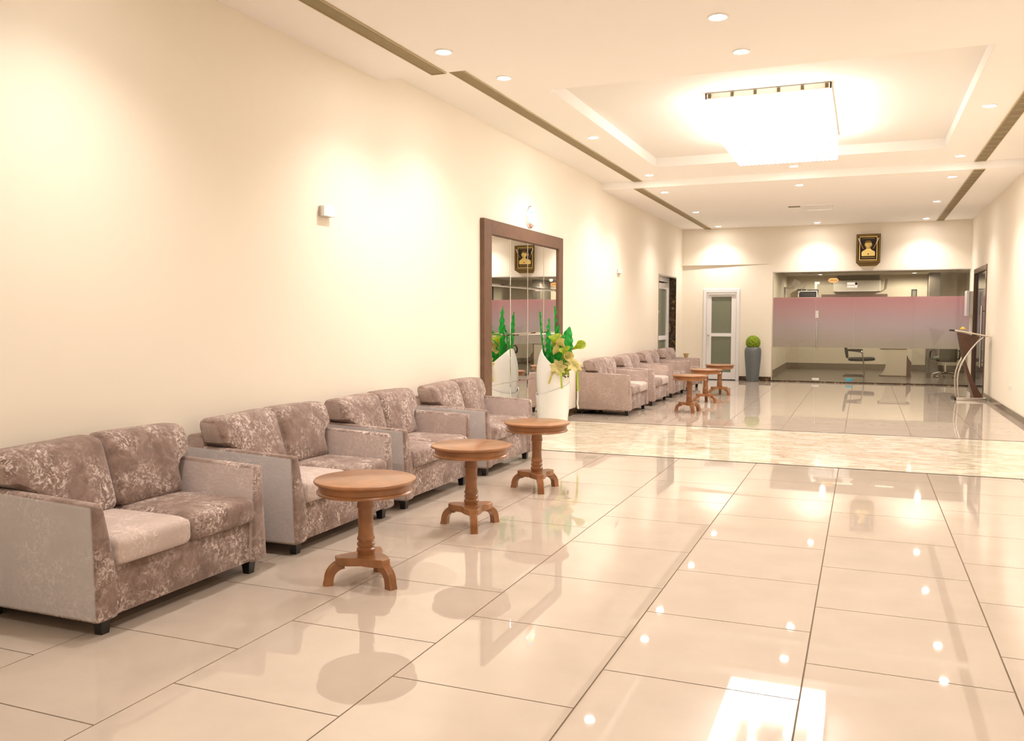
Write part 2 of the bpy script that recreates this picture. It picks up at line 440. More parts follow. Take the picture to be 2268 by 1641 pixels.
# ---- office behind the glass
OX0, OX1, OY1, OZ = 2.0, 7.4, 27.8, 2.78
struct(fin(bx((OX0-.2, OX1+.2, YB, OY1+.2, -.12, 0)), 'floor_office', 'office_floor'), 'dark office floor behind the glass')
struct(fin(bx((OX0-.2, OX1+.2, OY1, OY1+.2, 0, 3.2)), 'wall_office_back', 'office_wall'))
struct(fin(bx((OX0-.2, OX0, YB+.2, OY1, 0, 3.2)), 'wall_office_left', 'office_wall'))
struct(fin(bx((OX1, OX1+.2, YB+.2, OY1, 0, 3.2), (XR+.3, OX1, YB, YB+.2, 0, 3.2)), 'wall_office_right', 'office_wall'))
struct(fin(bx((OX0-.2, OX1+.2, YB+.2, OY1+.2, OZ+.13, 3.2), (OX0, OX1, 26.3, OY1, OZ, OZ+.13), (OX0, 2.5, YB+.2, 26.3, OZ, OZ+.13), (6.5, OX1, YB+.2, 26.3, OZ, OZ+.13), (2.5, 6.5, YB+.2, 22.6, OZ, OZ+.13)), 'ceiling_office', 'office_ceiling'))
struct(fin(bx((OX0, OX1, OY1-.014, OY1, 0, .16), (OX0, OX0+.014, YB+.2, OY1, 0, .16)), 'baseboard_office', 'office_skirting'))
struct(fin(bx((5.85, 6.12, 26.9, OY1, 0, OZ)), 'trim_1', 'office_column'), 'square grey column inside the office')

# ---- glass partition with door, patch fittings, film
win = struct(fin(bx((GX0, XR, YB-.01, YB+.16, 0, .03)), 'window_1', 'granite'), 'frameless glass office partition on a dark stone sill')
YG = YB + .03
seams = [GX0, 3.12, 3.965, XR]
for i in range(3):
    a, b = seams[i]+.003, seams[i+1]-.003
    z0 = .03 if i != 1 else .045
    if i == 1:
        fin(bx((a, b, YG, YG+.012, z0, 2.27)), 'glass_door', 'partition_glass', win)
        fin(bx((a, b, YG, YG+.012, 2.28, GZ)), 'glass_pane', 'partition_glass', win)
    else:
        fin(bx((a, b, YG, YG+.012, z0, GZ)), 'glass_pane', 'partition_glass', win)
    f = fin(bx((a-.0025, b+.0025, YG+.014, YG+.016, .825, 2.0)), 'frosted_film', 'frost_film', win)
fin(bx((GX0, XR, YB-.002, YG+.05, GZ-.022, GZ)), 'head_channel', 'upvc_grey', win)
fin(bx((GX0, GX0+.025, YG-.01, YG+.03, .03, GZ-.02)), 'side_channel', 'steel_satin', win)
# patch fittings: an L-shaped over-panel piece, a U-shaped pivot, two bottom patches
bm = bx((3.09, 3.145, YG-.022, YG+.03, 2.19, 2.36), (3.145, 3.20, YG-.022, YG+.03, 2.30, 2.36))
fin(bm, 'patch_fitting', 'white_plastic', win, bevel=.004)
bm = bx((3.80, 3.965, YG-.022, YG+.03, 2.21, 2.26), (3.80, 4.02, YG-.022, YG+.03, 2.275, 2.335), (3.967, 4.02, YG-.022, YG+.03, 2.21, 2.335))
fin(bm, 'patch_fitting', 'white_plastic', win, bevel=.004)
fin(bx((3.07, 3.23, YG-.024, YG+.034, .05, .10)), 'bottom_lock', 'white_plastic', win, bevel=.006)
fin(bx((3.81, 3.965, YG-.024, YG+.034, .05, .115)), 'bottom_pivot', 'blue_film', win, bevel=.006)['label'] = 'floor pivot patch still in blue protective film'
bm = bmesh.new(); tube(bm, [(3.16, YG-.055, .80), (3.16, YG-.055, 1.44)], .013, 10)
for z in (.86, 1.38): tube(bm, [(3.16, YG-.055, z), (3.16, YG, z)], .008, 8)
fin(bm, 'pull_handle', 'chrome', win, smooth=True)
pl = fin(bx((3.125, 3.185, YG-.006, YG, 1.52, 1.69)), 'pull_label', 'white_plastic', win)
for i, ch in enumerate('PULL'): text_mesh(ch, .042, 'lettering', 'print_black', pl, (3.155, YG-.0075, 1.67-.043*i-.0), (PI/2, 0, 0))
# office sign on the glass
sg = bmesh.new()
sx, sz, cxs, czs = .125, .052, 3.50, 2.39
pts = [(-1, 0), (-.86, .18), (-.72, .72), (-.5, .95), (-.2, 1), (.2, 1), (.5, .95), (.72, .72), (.86, .18), (1, 0)]
poly = [(cxs+p[0]*sx, czs+p[1]*sz) for p in pts] + [(cxs+p[0]*sx, czs-p[1]*sz) for p in pts[-2:0:-1]]
prism(sg, poly, 'y', YG-.012, YG-.001)
sign = tag(fin(sg, 'office_sign', 'sign_orange'), 'small orange OFFICE sign stuck on the glass partition', 'sign')
text_mesh('OFFICE', .052, 'lettering', 'print_black', sign, (cxs, YG-.0135, czs), (PI/2, 0, 0))

# ---- white door in the back wall
def glazed_leaf(parent, x0, x1, z0, z1, gl, yf, yb, glass_list, mframe='upvc'):
    """leaf in the XZ plane with glass openings (x0,x1,z0,z1)"""
    g0x, g1x = gl
    bm = bmesh.new()
    box(bm, x0, g0x, yf, yb, z0, z1); box(bm, g1x, x1, yf, yb, z0, z1)
    zs = [z0] + [z for g in glass_list for z in g] + [z1]
    for i in range(0, len(zs), 2): box(bm, g0x, g1x, yf, yb, zs[i], zs[i+1])
    leaf = fin(bm, 'door_leaf', mframe, parent)
    for a, b in glass_list:
        fin(bx((g0x-.01, g1x+.01, yf+.02, yf+.028, a-.01, b+.01)), 'glass_panel', 'frosted_green', leaf)
    return leaf
d1 = struct(fin(bx((BD0, BD0+.075, YB-.03, YB+.12, 0, BDZ), (BD1-.075, BD1, YB-.03, YB+.12, 0, BDZ), (BD0+.075, BD1-.075, YB-.03, YB+.12, BDZ-.085, BDZ)), 'door_1', 'upvc', bevel=.006, seg=1), 'white framed door with green frosted panels in the end wall')
leaf = glazed_leaf(d1, BD0+.08, BD1-.08, .02, BDZ-.09, (.715, 1.195), YB-.012, YB+.05, [(.19, 1.065), (1.145, 2.03)])
fin(bx((.63, 1.28, YB-.045, YB-.012, 2.075, 2.115)), 'door_closer', 'upvc_grey', leaf, bevel=.004)
bm = bmesh.new(); ball(bm, (.652, YB-.05, 1.10), .026, 14, 9); tube(bm, [(.652, YB-.012, 1.10), (.652, YB-.04, 1.10)], .012, 8)
fin(bm, 'door_knob', 'steel_satin', leaf, smooth=True)
struct(fin(bx((BD0-.02, BD1+.02, YB+.12, YB+.2, 0, BDZ)), 'wall_behind_door', 'office_wall'))

# ---- doorway in the left wall: granite reveal, white frame set back, leaf ajar
d2 = struct(fin(bx((-.16, .004, LD1-.022, LD1, 0, LDZ), (-.16, .004, LD0, LD0+.022, 0, LDZ), (-.16, .004, LD0+.022, LD1-.022, LDZ-.03, LDZ)), 'door_2', 'granite'), 'doorway with brown granite reveal in the long wall')
fin(bx((-.24, -.16, LD1-.10, LD1-.02, 0, LDZ-.03), (-.24, -.16, LD0+.02, LD0+.10, 0, LDZ-.03), (-.24, -.16, LD0+.10, LD1-.10, LDZ-.12, LDZ-.03)), 'door_frame', 'upvc', d2)
bm = bmesh.new()
lw = 1.70
box(bm, 0, .10, -.03, .03, .02, LDZ-.15); box(bm, lw-.10, lw, -.03, .03, .02, LDZ-.15)
for z0, z1 in ((.02, .16), (1.00, 1.10), (LDZ-.29, LDZ-.15)): box(bm, .10, lw-.10, -.03, .03, z0, z1)
lf = fin(bm, 'door_leaf', 'upvc', d2, loc=(-.20, LD1-.11, 0)); lf.rotation_euler = (0, 0, R(-93.5))
fin(bx((.09, lw-.09, -.004, .004, .15, 1.01)), 'glass_panel', 'frosted_green', lf)
gp = fin(bx((.09, lw-.09, -.004, .004, 1.09, LDZ-.28)), 'glass_panel', 'frosted_green', lf)
bm = bmesh.new(); prism(bm, [(.66, 1.66), (.80, 1.57), (.94, 1.66), (.80, 1.75)], 'y', .006, .010); fin(bm, 'sticker', 'sticker_yellow', lf)['label'] = 'yellow diamond sticker'
struct(fin(bx((-.9, -.8, LD0-.5, LD1+.5, 0, 3), (-.8, -.3, LD0-.5, LD0-.4, 0, 3), (-.8, -.3, LD1+.4, LD1+.5, 0, 3), (-.8, -.3, LD0-.4, LD1+.4, 2.9, 3), (-.8, -.3, LD0-.4, LD1+.4, -.1, 0)), 'wall_side_room', 'office_column'))

# ---- dark glass door in the right wall
d3 = struct(fin(bx((XR-.015, XR+.08, RD0, RD0+.06, 0, RDZ), (XR-.015, XR+.08, RD1-.06, RD1, 0, RDZ), (XR-.015, XR+.08, RD0+.06, RD1-.06, RDZ-.10, RDZ)), 'door_3', 'brown_frame', bevel=.006, seg=1), 'dark glass door in a brown frame beside the lectern')
for a, b in ((RD0+.06, (RD0+RD1)/2-.003), ((RD0+RD1)/2+.003, RD1-.06)):
    g = fin(bx((XR+.03, XR+.045, a, b, .01, RDZ-.11)), 'glass_leaf', 'dark_glass', d3)
bm = bmesh.new()
tube(bm, [(XR-.04, RD0+.32, .55), (XR-.04, RD0+.32, 1.75)], .017, 10)
for z in (.65, 1.65): tube(bm, [(XR-.04, RD0+.32, z), (XR+.03, RD0+.32, z)], .011, 8)
fin(bm, 'pull_handle', 'chrome', d3, smooth=True)
fin(bx((XR-.01, XR+.03, RD0+.14, RD0+.22, RDZ-.28, RDZ-.12)), 'patch_fitting', 'steel_satin', d3, bevel=.004)
struct(fin(bx((XR+.14, XR+.2, RD0-.1, RD1+.1, 0, 3)), 'wall_behind_dark_door', 'office_column'))

# ================================================================== ceiling fixtures
# ---- recessed downlights
dl = thing('downlight', 'round recessed downlight in the lower ceiling nearest the first step', 'downlight', (0, 0, 0))
bm = bmesh.new(); rg = lathe(bm, [(.076, 0), (.076, -.006), (.068, -.010), (.060, -.008), (.058, 0)], 28, caps=False); fin(bm, 'trim_ring', 'lamp_trim', dl, smooth=True)
bm = bmesh.new(); lathe(bm, [(.0585, -.0005), (.0585, -.004), (.036, -.010), (.004, -.011)], 24); lens = fin(bm, 'lamp_lens', 'lamp_lens', dl, smooth=True)
sd = bpy.data.lights.new('downlight_beam', 'SPOT'); sd.energy = SPOT_W; sd.color = SPOT_COL; sd.spot_size = R(124); sd.spot_blend = .9; sd.shadow_soft_size = .045
LX = (.94, 3.15, 5.385)
rows = [(.5, ZL, 0), (3.5, ZL, 0), (6.51, ZL, 0), (7.80, ZH, 1), (10.75, ZH, 1), (13.87, ZH, 1), (15.04, ZL, 2), (18.06, ZL, 2), (21.02, ZL, 2)]
zg = {0: 'downlights in the bay away from the office', 1: 'downlights around the ceiling tray', 2: 'downlights in the bay before the office'}
col_txt = {LX[0]: 'over the loveseat side', LX[1]: "on the hall's centre line", LX[2]: 'on the side opposite the loveseats'}
row_txt = {.5: 'two rows before the first step', 3.5: 'one row before the first step', 6.51: 'just before the first ceiling step',
           7.80: 'between the first ceiling step and tray', 10.75: 'level with the chandelier', 13.87: 'between the tray and second ceiling step',
           15.04: 'just past the second ceiling step', 18.06: 'level with the service panel', 21.02: 'right before the office wall'}
first = True
for (y, z, k) in rows:
    for x in LX:
        if y == 10.75 and x == LX[1]: continue
        lab = 'round recessed downlight ' + row_txt[y] + ', ' + col_txt[x]
        if first: o = dl; o.location = (x, y, z); o['label'] = lab; o['group'] = zg[k]; first = False
        else: o = dup(dl, (x, y, z), label=lab, group=zg[k])
        s = bpy.data.objects.new('downlight_beam', sd); COL.objects.link(s); s.parent = o; s.location = (0, 0, -.03)

# ---- linear air grilles: dark slot, frame and single slats
def grille(label, x0, x1, y0, y1, z, cross, nsl=10):
    g = thing('linear_air_grille', label, 'air grille', ((x0+x1)/2, (y0+y1)/2, z), 0, 'linear air grilles along the ceiling')
    w, L = (x1-x0)/2, (y1-y0)/2
    fin(bx((-w, w, -L, L, -.003, -.0005)), 'slot', 'vent_dark', g)
    fin(bx((-w-.006, -w+.004, -L-.006, L+.006, -.012, 0), (w-.004, w+.006, -L-.006, L+.006, -.012, 0), (-w, w, -L-.006, -L+.004, -.012, 0), (-w, w, L-.004, L+.006, -.012, 0)), 'grille_frame', 'brass_grille', g)
    sl = None
    for i in range(nsl):
        x = -w + .007 + (2*w-.014)*(i+.5)/nsl
        if sl is None: sl = fin(bx((-.0027, .0027, -L+.004, L-.004, -.0065, -.0028)), 'slat', 'brass_grille', g); sl.location = (x, 0, 0)
        else: inst(sl, 'slat', g, (x, 0, 0))
    if cross:
        n = int((y1-y0)/.30); cb = None
        for i in range(1, n):
            y = -L + 2*L*i/n
            if cb is None: cb = fin(bx((-w, w, -.008, .008, -.011, -.003)), 'cross_bar', 'brass_grille', g); cb.location = (0, y, 0)
            else: inst(cb, 'cross_bar', g, (0, y, 0))
gl_, gr_ = (.552, .688), (5.625, 5.765)
grille('bronze linear air grille over the loveseats farthest from the office', *gl_, YF+.3, YS1-.012, ZL, False)
grille('bronze linear air grille above the framed mirror side of the raised ceiling', *gl_, YS1+.012, YS2-.014, ZH, False)
grille('bronze linear air grille above the loveseats between mirror and doorway', *gl_, YS2+.02, YB-.05, ZL, False)
grille('cross-barred bronze air grille in the raised ceiling, opposite the mirror side', *gr_, YS1+.012, YS2-.014, ZH, True)
grille('cross-barred bronze air grille in the lower ceiling leading to the dark door', *gr_, YS2+.02, YB-.05, ZL, True)

# ---- ceiling panel in the far bay
cp = thing('ceiling_panel', 'square ceiling service panel with a white flap and dark gap', 'ceiling panel', (3.165, 18.05, ZL))
fin(bx((-.41, .41, -.33, .33, -.012, 0)), 'frame', 'ceiling_paint', cp)
bm = bmesh.new(); prism(bm, [(-.32, -.012), (-.32, -.02), (-.10, -.075), (-.06, -.075), (-.06, -.012)], 'x', -.16, .40); fin(bm, 'flap', 'white_gloss', cp)
fin(bx((-.40, -.18, -.31, -.12, -.015, -.012)), 'dark_gap', 'grey_valance', cp)
fin(bx((-.40, .40, -.04, .32, -.020, -.012)), 'hatch', 'ceiling_paint', cp)

# ---- crystal chandelier
CX0, CX1, CY0, CY1 = 2.535, 3.815, 9.64, 12.42
ch = thing('crystal_chandelier', 'large rectangular crystal chandelier glowing white in the ceiling tray', 'chandelier', ((CX0+CX1)/2, (CY0+CY1)/2, ZT))
hw, hl = (CX1-CX0)/2, (CY1-CY0)/2
zt = -.065
fin(bx((-hw+.01, hw-.01, -hl+.01, hl-.01, zt+.02, 0)), 'ceiling_plate', 'plate_chrome', ch, bevel=.004, seg=1)
fin(bx((-hw, hw, -hl, -hl+.012, zt, -.004), (-hw, hw, hl-.012, hl, zt, -.004), (-hw, -hw+.012, -hl, hl, zt, -.004), (hw-.012, hw, -hl, hl, zt, -.004)), 'rim', 'plate_chrome', ch)
br = None
for s in (-1, 1):
    for i in range(6):
        x = -hw + .045 + (2*hw-.09)*i/5
        if br is None: br = fin(bx((-.016, .016, -.006, .006, -.055, -.012)), 'bracket', 'bracket_brown', ch); br.location = (x, s*(hl+.004), 0)
        else: inst(br, 'bracket', ch, (x, s*(hl+.004), 0))
bm = bmesh.new()
ztop, zbot, nb = zt, -.335, 7
hb = (ztop-zbot)/nb
for k in range(nb):
    zc = ztop - hb*(k+.5)
    rr = .0262
    lathe(bm, [(.006, zc+hb*.5), (rr, zc+hb*.2), (rr, zc-hb*.2), (.006, zc-hb*.5)], 6)
strand = fin(bm, 'crystal_strand', 'crystal', ch); placed = False
def put_strand(x, y):
    global placed
    if not placed: strand.location = (x, y, 0); placed = True
    else: inst(strand, 'crystal_strand', ch, (x, y, 0), (0, 0, random.random()))
for ring, sp in ((0, .054), (.11, .075)):
    a, b = hw-.028-ring, hl-.028-ring
    nx, ny = int(round(2*a/sp)), int(round(2*b/sp))
    for i in range(nx+1):
        for s in (-1, 1): put_strand(-a + 2*a*i/nx, s*b)
    for i in range(1, ny):
        for s in (-1, 1): put_strand(s*a, -b + 2*b*i/ny)
bm = bmesh.new(); ball(bm, (0, 0, -.13), .055, 12, 8); tube(bm, [(0, 0, -.05), (0, 0, -.10)], .02, 8); bl = fin(bm, 'bulb', 'bulb', ch, smooth=True)
k = 0
for x in (-.22, .22):
    for y in (-.85, -.3, .3, .85):
        if k == 0: bl.location = (x, y, 0)
        else: inst(bl, 'bulb', ch, (x, y, 0))
        k += 1

# ================================================================== framed mirror with glowing emblem
MY0, MY1, MZ1 = 9.335, 12.205, 2.672
mr_ = thing('wall_mirror', 'tall mirror of square panes in a brown wooden frame behind the white planter', 'mirror', (0, 0, 0))
FO = .055
fin(bx((0, FO, MY0, MY0+.225, 0, MZ1)), 'frame_stile', 'frame_wood', mr_, bevel=.003, seg=1)
fin(bx((0, FO, MY1-.185, MY1, 0, MZ1)), 'frame_stile', 'frame_wood', mr_, bevel=.003, seg=1)
fin(bx((0, FO, MY0+.225, MY1-.185, 2.505, MZ1)), 'frame_rail', 'frame_wood', mr_, bevel=.003, seg=1)
fin(bx((0, FO, MY0+.225, MY1-.185, 0, .08)), 'frame_rail', 'frame_wood', mr_, bevel=.003, seg=1)
my0, my1, mz0, mz1 = MY0+.225, MY1-.185, .08, 2.505
fin(bx((0, .022, my0, my1, mz0, mz1)), 'backing', 'mirror_edge', mr_)
cols = [my0, 10.20, 10.81, 11.435, my1]; rws = [mz0, .687, 1.296, 1.904, mz1]
tl_ = [[random.uniform(-1, 1) for _ in range(4)] for _ in range(8)]
for i in range(4):
    for j in range(4):
        w, h = cols[i+1]-cols[i]-.008, rws[j+1]-rws[j]-.008
        bm = bmesh.new()
        box(bm, -.003, 0, -w/2, w/2, -h/2, h/2)
        e = .012
        f = [bm.verts.new(v) for v in ((.003, -w/2+e, -h/2+e), (.003, w/2-e, -h/2+e), (.003, w/2-e, h/2-e), (.003, -w/2+e, h/2-e))]
        q = [bm.verts.new(v) for v in ((0, -w/2, -h/2), (0, w/2, -h/2), (0, w/2, h/2), (0, -w/2, h/2))]
        bm.faces.new(f)
        for a in range(4): bm.faces.new((q[a], q[(a+1) % 4], f[(a+1) % 4], f[a]))
        p = fin(bm, 'mirror_pane', 'mirror', mr_, loc=(.027, (cols[i]+cols[i+1])/2, (rws[j]+rws[j+1])/2))
        p.rotation_euler = (0, R(.10)*tl_[j][i], R(.22)*tl_[4][i] + R(.04)*tl_[5][j])
em = thing('wall_emblem', 'round glowing emblem on the wall above the brown framed mirror', 'emblem', (0, 10.96, 2.855))
bm = bmesh.new()
prof = [(.148, 0), (.148, .018), (.140, .024)]
rings = lathe(bm, prof, 36); fin(bm, 'rim', 'chrome', em, smooth=True).rotation_euler = (0, PI/2, 0)
bm = bmesh.new()
for a in range(7): pass
lathe(bm, [(.138, .02), (.130, .036), (.108, .052), (.075, .063), (.035, .069), (.004, .070)], 36)
bmesh.ops.rotate(bm, verts=bm.verts, cent=(0, 0, 0), matrix=Matrix.Rotation(PI/2, 3, 'Y'))
fin(bm, 'printed_lens', 'emblem_print', em, smooth=True)

# ================================================================== small wall things
def wall_box(name, label, y, z, wy, hz, dx, group=None):
    t = thing(name, label, 'sensor', (0, y, z), 0, group)
    fin(bx((0, dx*.55, -wy/2+.006, wy/2-.03, -hz/2-.004, hz/2+.0)), 'back_plate', 'upvc_grey', t, bevel=.003, seg=1)
    fin(bx((dx*.5, dx, -wy/2, wy/2, -hz/2, hz/2)), 'cover', 'white_plastic', t, bevel=.004, seg=2)
wall_box('wall_sensor', 'small white box sensor alone on the wide bare wall above the loveseats', 6.17, 2.385, .17, .085, .055)
wall_box('wall_sensor', 'small white box sensor high on the wall between mirror and doorway', 15.5, 2.36, .20, .075, .05)
t = thing('wall_socket', 'small white power socket low on the wall beside the lectern', 'socket', (XR, 15.56, .42), PI)
fin(bx((0, .010, -.045, .045, -.045, .045)), 'plate', 'white_plastic', t, bevel=.003, seg=1)
fin(bx((.010, .016, -.02, .02, -.03, .01)), 'switch', 'upvc', t, bevel=.002, seg=1)
# grey box on the right wall between the glass and the dark door
t = thing('wall_cabinet', 'tall narrow grey wall box between glass partition and dark glass door', 'wall box', (XR, 21.25, 1.83), PI)
fin(bx((0, .07, -.30, .30, -.26, .26)), 'body', 'upvc_grey', t, bevel=.004, seg=1)
fin(bx((.075, .13, -.12, .30, -.27, .27)), 'cover', 'upvc', t, bevel=.004, seg=1)
fin(bx((.07, .075, -.2, .28, -.25, .25)), 'seam', 'vent_dark', t)

# ---- framed relief portrait on the back wall
pf = thing('relief_portrait', 'gold relief bust in a brown box frame above the glass partition', 'framed relief', (4.235, YB, 0))
bm = bmesh.new()
Fq = [(-.256, 2.775), (.256, 2.775), (.256, 3.42), (-.256, 3.42)]; Bq = [(-.18, 2.70), (.18, 2.70), (.18, 3.40), (-.18, 3.40)]
A = [bm.verts.new((x, -.13, z)) for x, z in Fq]; B = [bm.verts.new((x, 0, z)) for x, z in Bq]
I = [bm.verts.new((x*.86, -.13, 3.0975+(z-3.0975)*.88)) for x, z in Fq]; J = [bm.verts.new((x*.80, -.075, 3.0975+(z-3.0975)*.84)) for x, z in Fq]
for i in range(4):
    j = (i+1) % 4
    bm.faces.new((A[i], A[j], B[j], B[i])); bm.faces.new((A[i], A[j], I[j], I[i])); bm.faces.new((I[i], I[j], J[j], J[i]))
bm.faces.new(B); bm.faces.new(J)
fin(bm, 'box_frame', 'gold_dark', pf)
fin(bx((-.20, .20, -.080, -.076, 2.832, 3.363)), 'back_panel', 'velvet_black', pf)
def rect_ring(x, z0, z1, w, y0, y1): return [(-x, -x+w, y0, y1, z0, z1), (x-w, x, y0, y1, z0, z1), (-x+w, x-w, y0, y1, z0, z0+w), (-x+w, x-w, y0, y1, z1-w, z1)]
fin(bx(*rect_ring(.256, 2.775, 3.42, .012, -.142, -.130)), 'outer_moulding', 'frame_brown', pf)
fin(bx(*rect_ring(.19, 2.83, 3.37, .016, -.098, -.080)), 'gold_slip', 'gold', pf)
fin(bx((-.135, .135, -.090, -.080, 3.315, 3.335)), 'title_strip', 'gold_dark', pf)
fin(bx((-.145, .145, -.092, -.080, 2.875, 2.905)), 'title_strip', 'gold_dark', pf)
bm = bmesh.new()
prism(bm, [(-.142, 2.925), (.142, 2.925), (.142, 3.02), (.10, 3.05), (.045, 3.075), (.04, 3.12), (-.04, 3.12), (-.045, 3.075), (-.10, 3.05), (-.142, 3.02)], 'y', -.112, -.080)
bmesh.ops.bevel(bm, geom=list(bm.edges), offset=.008, segments=2, affect='EDGES')
ball(bm, (0, -.105, 3.18), .078, 16, 12, (1, .55, 1.22)); ball(bm, (0, -.145, 3.17), .014, 8, 6, (1, 1, 1.8))
for s in (-1, 1): ball(bm, (s*.078, -.10, 3.175), .016, 8, 6, (.6, .6, 1.4)); ball(bm, (s*.03, -.143, 3.195), .010, 8, 6, (1.4, .6, .7))
bust = fin(bm, 'relief_bust', 'gold', pf, smooth=True)
bm = bmesh.new(); ball(bm, (0, -.098, 3.215), .083, 16, 10, (1, .55, .9)); fin(bm, 'hair', 'gold_dark', bust, smooth=True)
fin(bx((-.012, .012, -.117, -.112, 2.955, 2.985)), 'chest_mark', 'print_black', bust)
for s in (-1, 1):
    bm = bmesh.new(); tube(bm, [(s*.215, -.135, 3.33), (s*.165, -.125, 3.20)], .012, 8); c1 = fin(bm, 'side_baton', 'ivory', pf, smooth=True)
    bm = bmesh.new(); tube(bm, [(s*.165, -.125, 3.20), (s*.105, -.11, 3.085)], .013, 8); fin(bm, 'baton_grip', 'gold_dark', c1, smooth=True)

# ================================================================== loveseats
SW, SDp = 1.245, .87
def make_sofa():
    t = thing('loveseat', 'x', 'sofa', (0, 0, 0), 0, 'crushed velvet loveseats along the wall')
    hw = SW/2
    V = 'velvet'
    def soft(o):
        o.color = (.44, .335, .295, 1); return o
    bm = bx((.05, SDp-.02, -hw+.08, hw-.08, .075, .325)); soft(fin(bm, 'base', V, t, smooth=True, bevel=.018))
    bm = bx((0, .17, -hw+.02, hw-.02, .075, .735)); soft(fin(bm, 'back_frame', V, t, smooth=True, bevel=.03, seg=3))
    for s in (-1, 1):
        bm = bmesh.new()
        A, B = prism(bm, [(s*hw, .075), (s*(hw-.135), .075), (s*(hw-.125), .33), (s*(hw-.075), .635), (s*(hw-.005), .635)], 'x', .012, SDp+.012)
        for v in A:
            if v.co.z > .5: v.co.z += .035
        for v in B:
            if v.co.z > .5: v.co.x -= .02
        bmesh.ops.recalc_face_normals(bm, faces=bm.faces)
        ed = [e for e in bm.edges]
        bmesh.ops.bevel(bm, geom=ed, offset=.024, segments=3, profile=.5, affect='EDGES', clamp_overlap=True)
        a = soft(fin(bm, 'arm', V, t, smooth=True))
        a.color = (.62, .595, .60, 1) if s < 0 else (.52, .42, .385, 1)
    yi = hw - .115
    for s in (-1, 1):
        y0, y1 = (0.004, yi) if s > 0 else (-yi, -.004)
        bm = bmesh.new(); cushion(bm, .16, SDp+.028, y0, y1, .315, .462, .045, .014, 10, 2); soft(fin(bm, 'seat_cushion', V, t, smooth=True))
        bm = bmesh.new()
        yo = hw + .0
        y0, y1 = (0.004, yo) if s > 0 else (-yo, -.004)
        def df(p, s=s):
            # lower outer corner drawn in between the arms, the top leaning back over them
            k = min(1, max(0, (.715-p.z)/.10)); out = abs(p.y)
            if out > .25: p.y = s*(.25 + (out-.25)*(1-.37*k*k*(3-2*k)))
            p.x += -.12*(p.z-.45)/.4 + .02
            p.z += .010*math.sin(3*p.y+1)
            return p
        cushion(bm, .20, .385, y0, y1, .45, .853, .054, .024, 12, 0, df); soft(fin(bm, 'back_cushion', V, t, smooth=True))
    for x in (.09, SDp-.06):
        for y in (-hw+.09, hw-.09):
            bm = bmesh.new(); vs = box(bm, x-.030, x+.030, y-.030, y+.030, 0, .08)
            for v in vs:
                if v.co.z < .01: v.co.x = x+(v.co.x-x)*.72; v.co.y = y+(v.co.y-y)*.72
            fin(bm, 'leg', 'leg_black', t)
    return t
sofa0 = make_sofa()
sofas = [
 (3.565, 'taupe crushed velvet loveseat at the end of its row farthest from the mirror'),
 (5.085, 'taupe crushed velvet loveseat second along its row, third from the mirror'),
 (6.505, 'taupe crushed velvet loveseat next but one before the framed mirror'),
 (8.085, 'taupe crushed velvet loveseat standing right beside the brown framed mirror'),
 (13.61, 'taupe crushed velvet loveseat just beyond the white planter and marble band'),
 (15.27, 'taupe crushed velvet loveseat second beyond the white planter'),
 (16.93, 'taupe crushed velvet loveseat third beyond the white planter, next but one to the corner'),
 (18.60, 'taupe crushed velvet loveseat nearest the corner with the beige cup on its arm'),
]
S_ALL = []
for i, (y, lab) in enumerate(sofas):
    xo = .035 if i < 4 else .0
    if i == 0: o = sofa0; o.location = (xo, y, 0); o['label'] = lab
    else: o = dup(sofa0, (xo, y, 0), label=lab)
    o['group'] = 'loveseats in the row before the mirror' if i < 4 else 'loveseats in the row beyond the planter'
    S_ALL.append(o)
def nap_sheen(sofa, part, idx, col):
    c = [x for x in sofa.children if x.name.split('.')[0] == part][idx]; c.color = col
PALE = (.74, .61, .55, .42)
nap_sheen(S_ALL[0], 'seat_cushion', 0, PALE); nap_sheen(S_ALL[1], 'seat_cushion', 0, PALE)
nap_sheen(S_ALL[4], 'seat_cushion', 1, PALE); nap_sheen(S_ALL[5], 'seat_cushion', 1, PALE)
for i in (0, 1): nap_sheen(S_ALL[i], 'arm', 1, (.66, .56, .53, .9))
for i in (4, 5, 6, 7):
    for k in (0, 1): nap_sheen(S_ALL[i], 'arm', k, (.50, .385, .335, .7))
# cup on the arm
bm = bmesh.new(); lathe(bm, [(.030, 0), (.036, .004), (.062, .082), (.065, .086), (.060, .086), (.034, .010), (.003, .010)], 24)
tag(fin(bm, 'cup', 'cup_beige', smooth=True, loc=(.56, 18.60+SW/2-.04, .650)), 'small flared beige cup standing on the arm of the loveseat by the corner', 'cup')

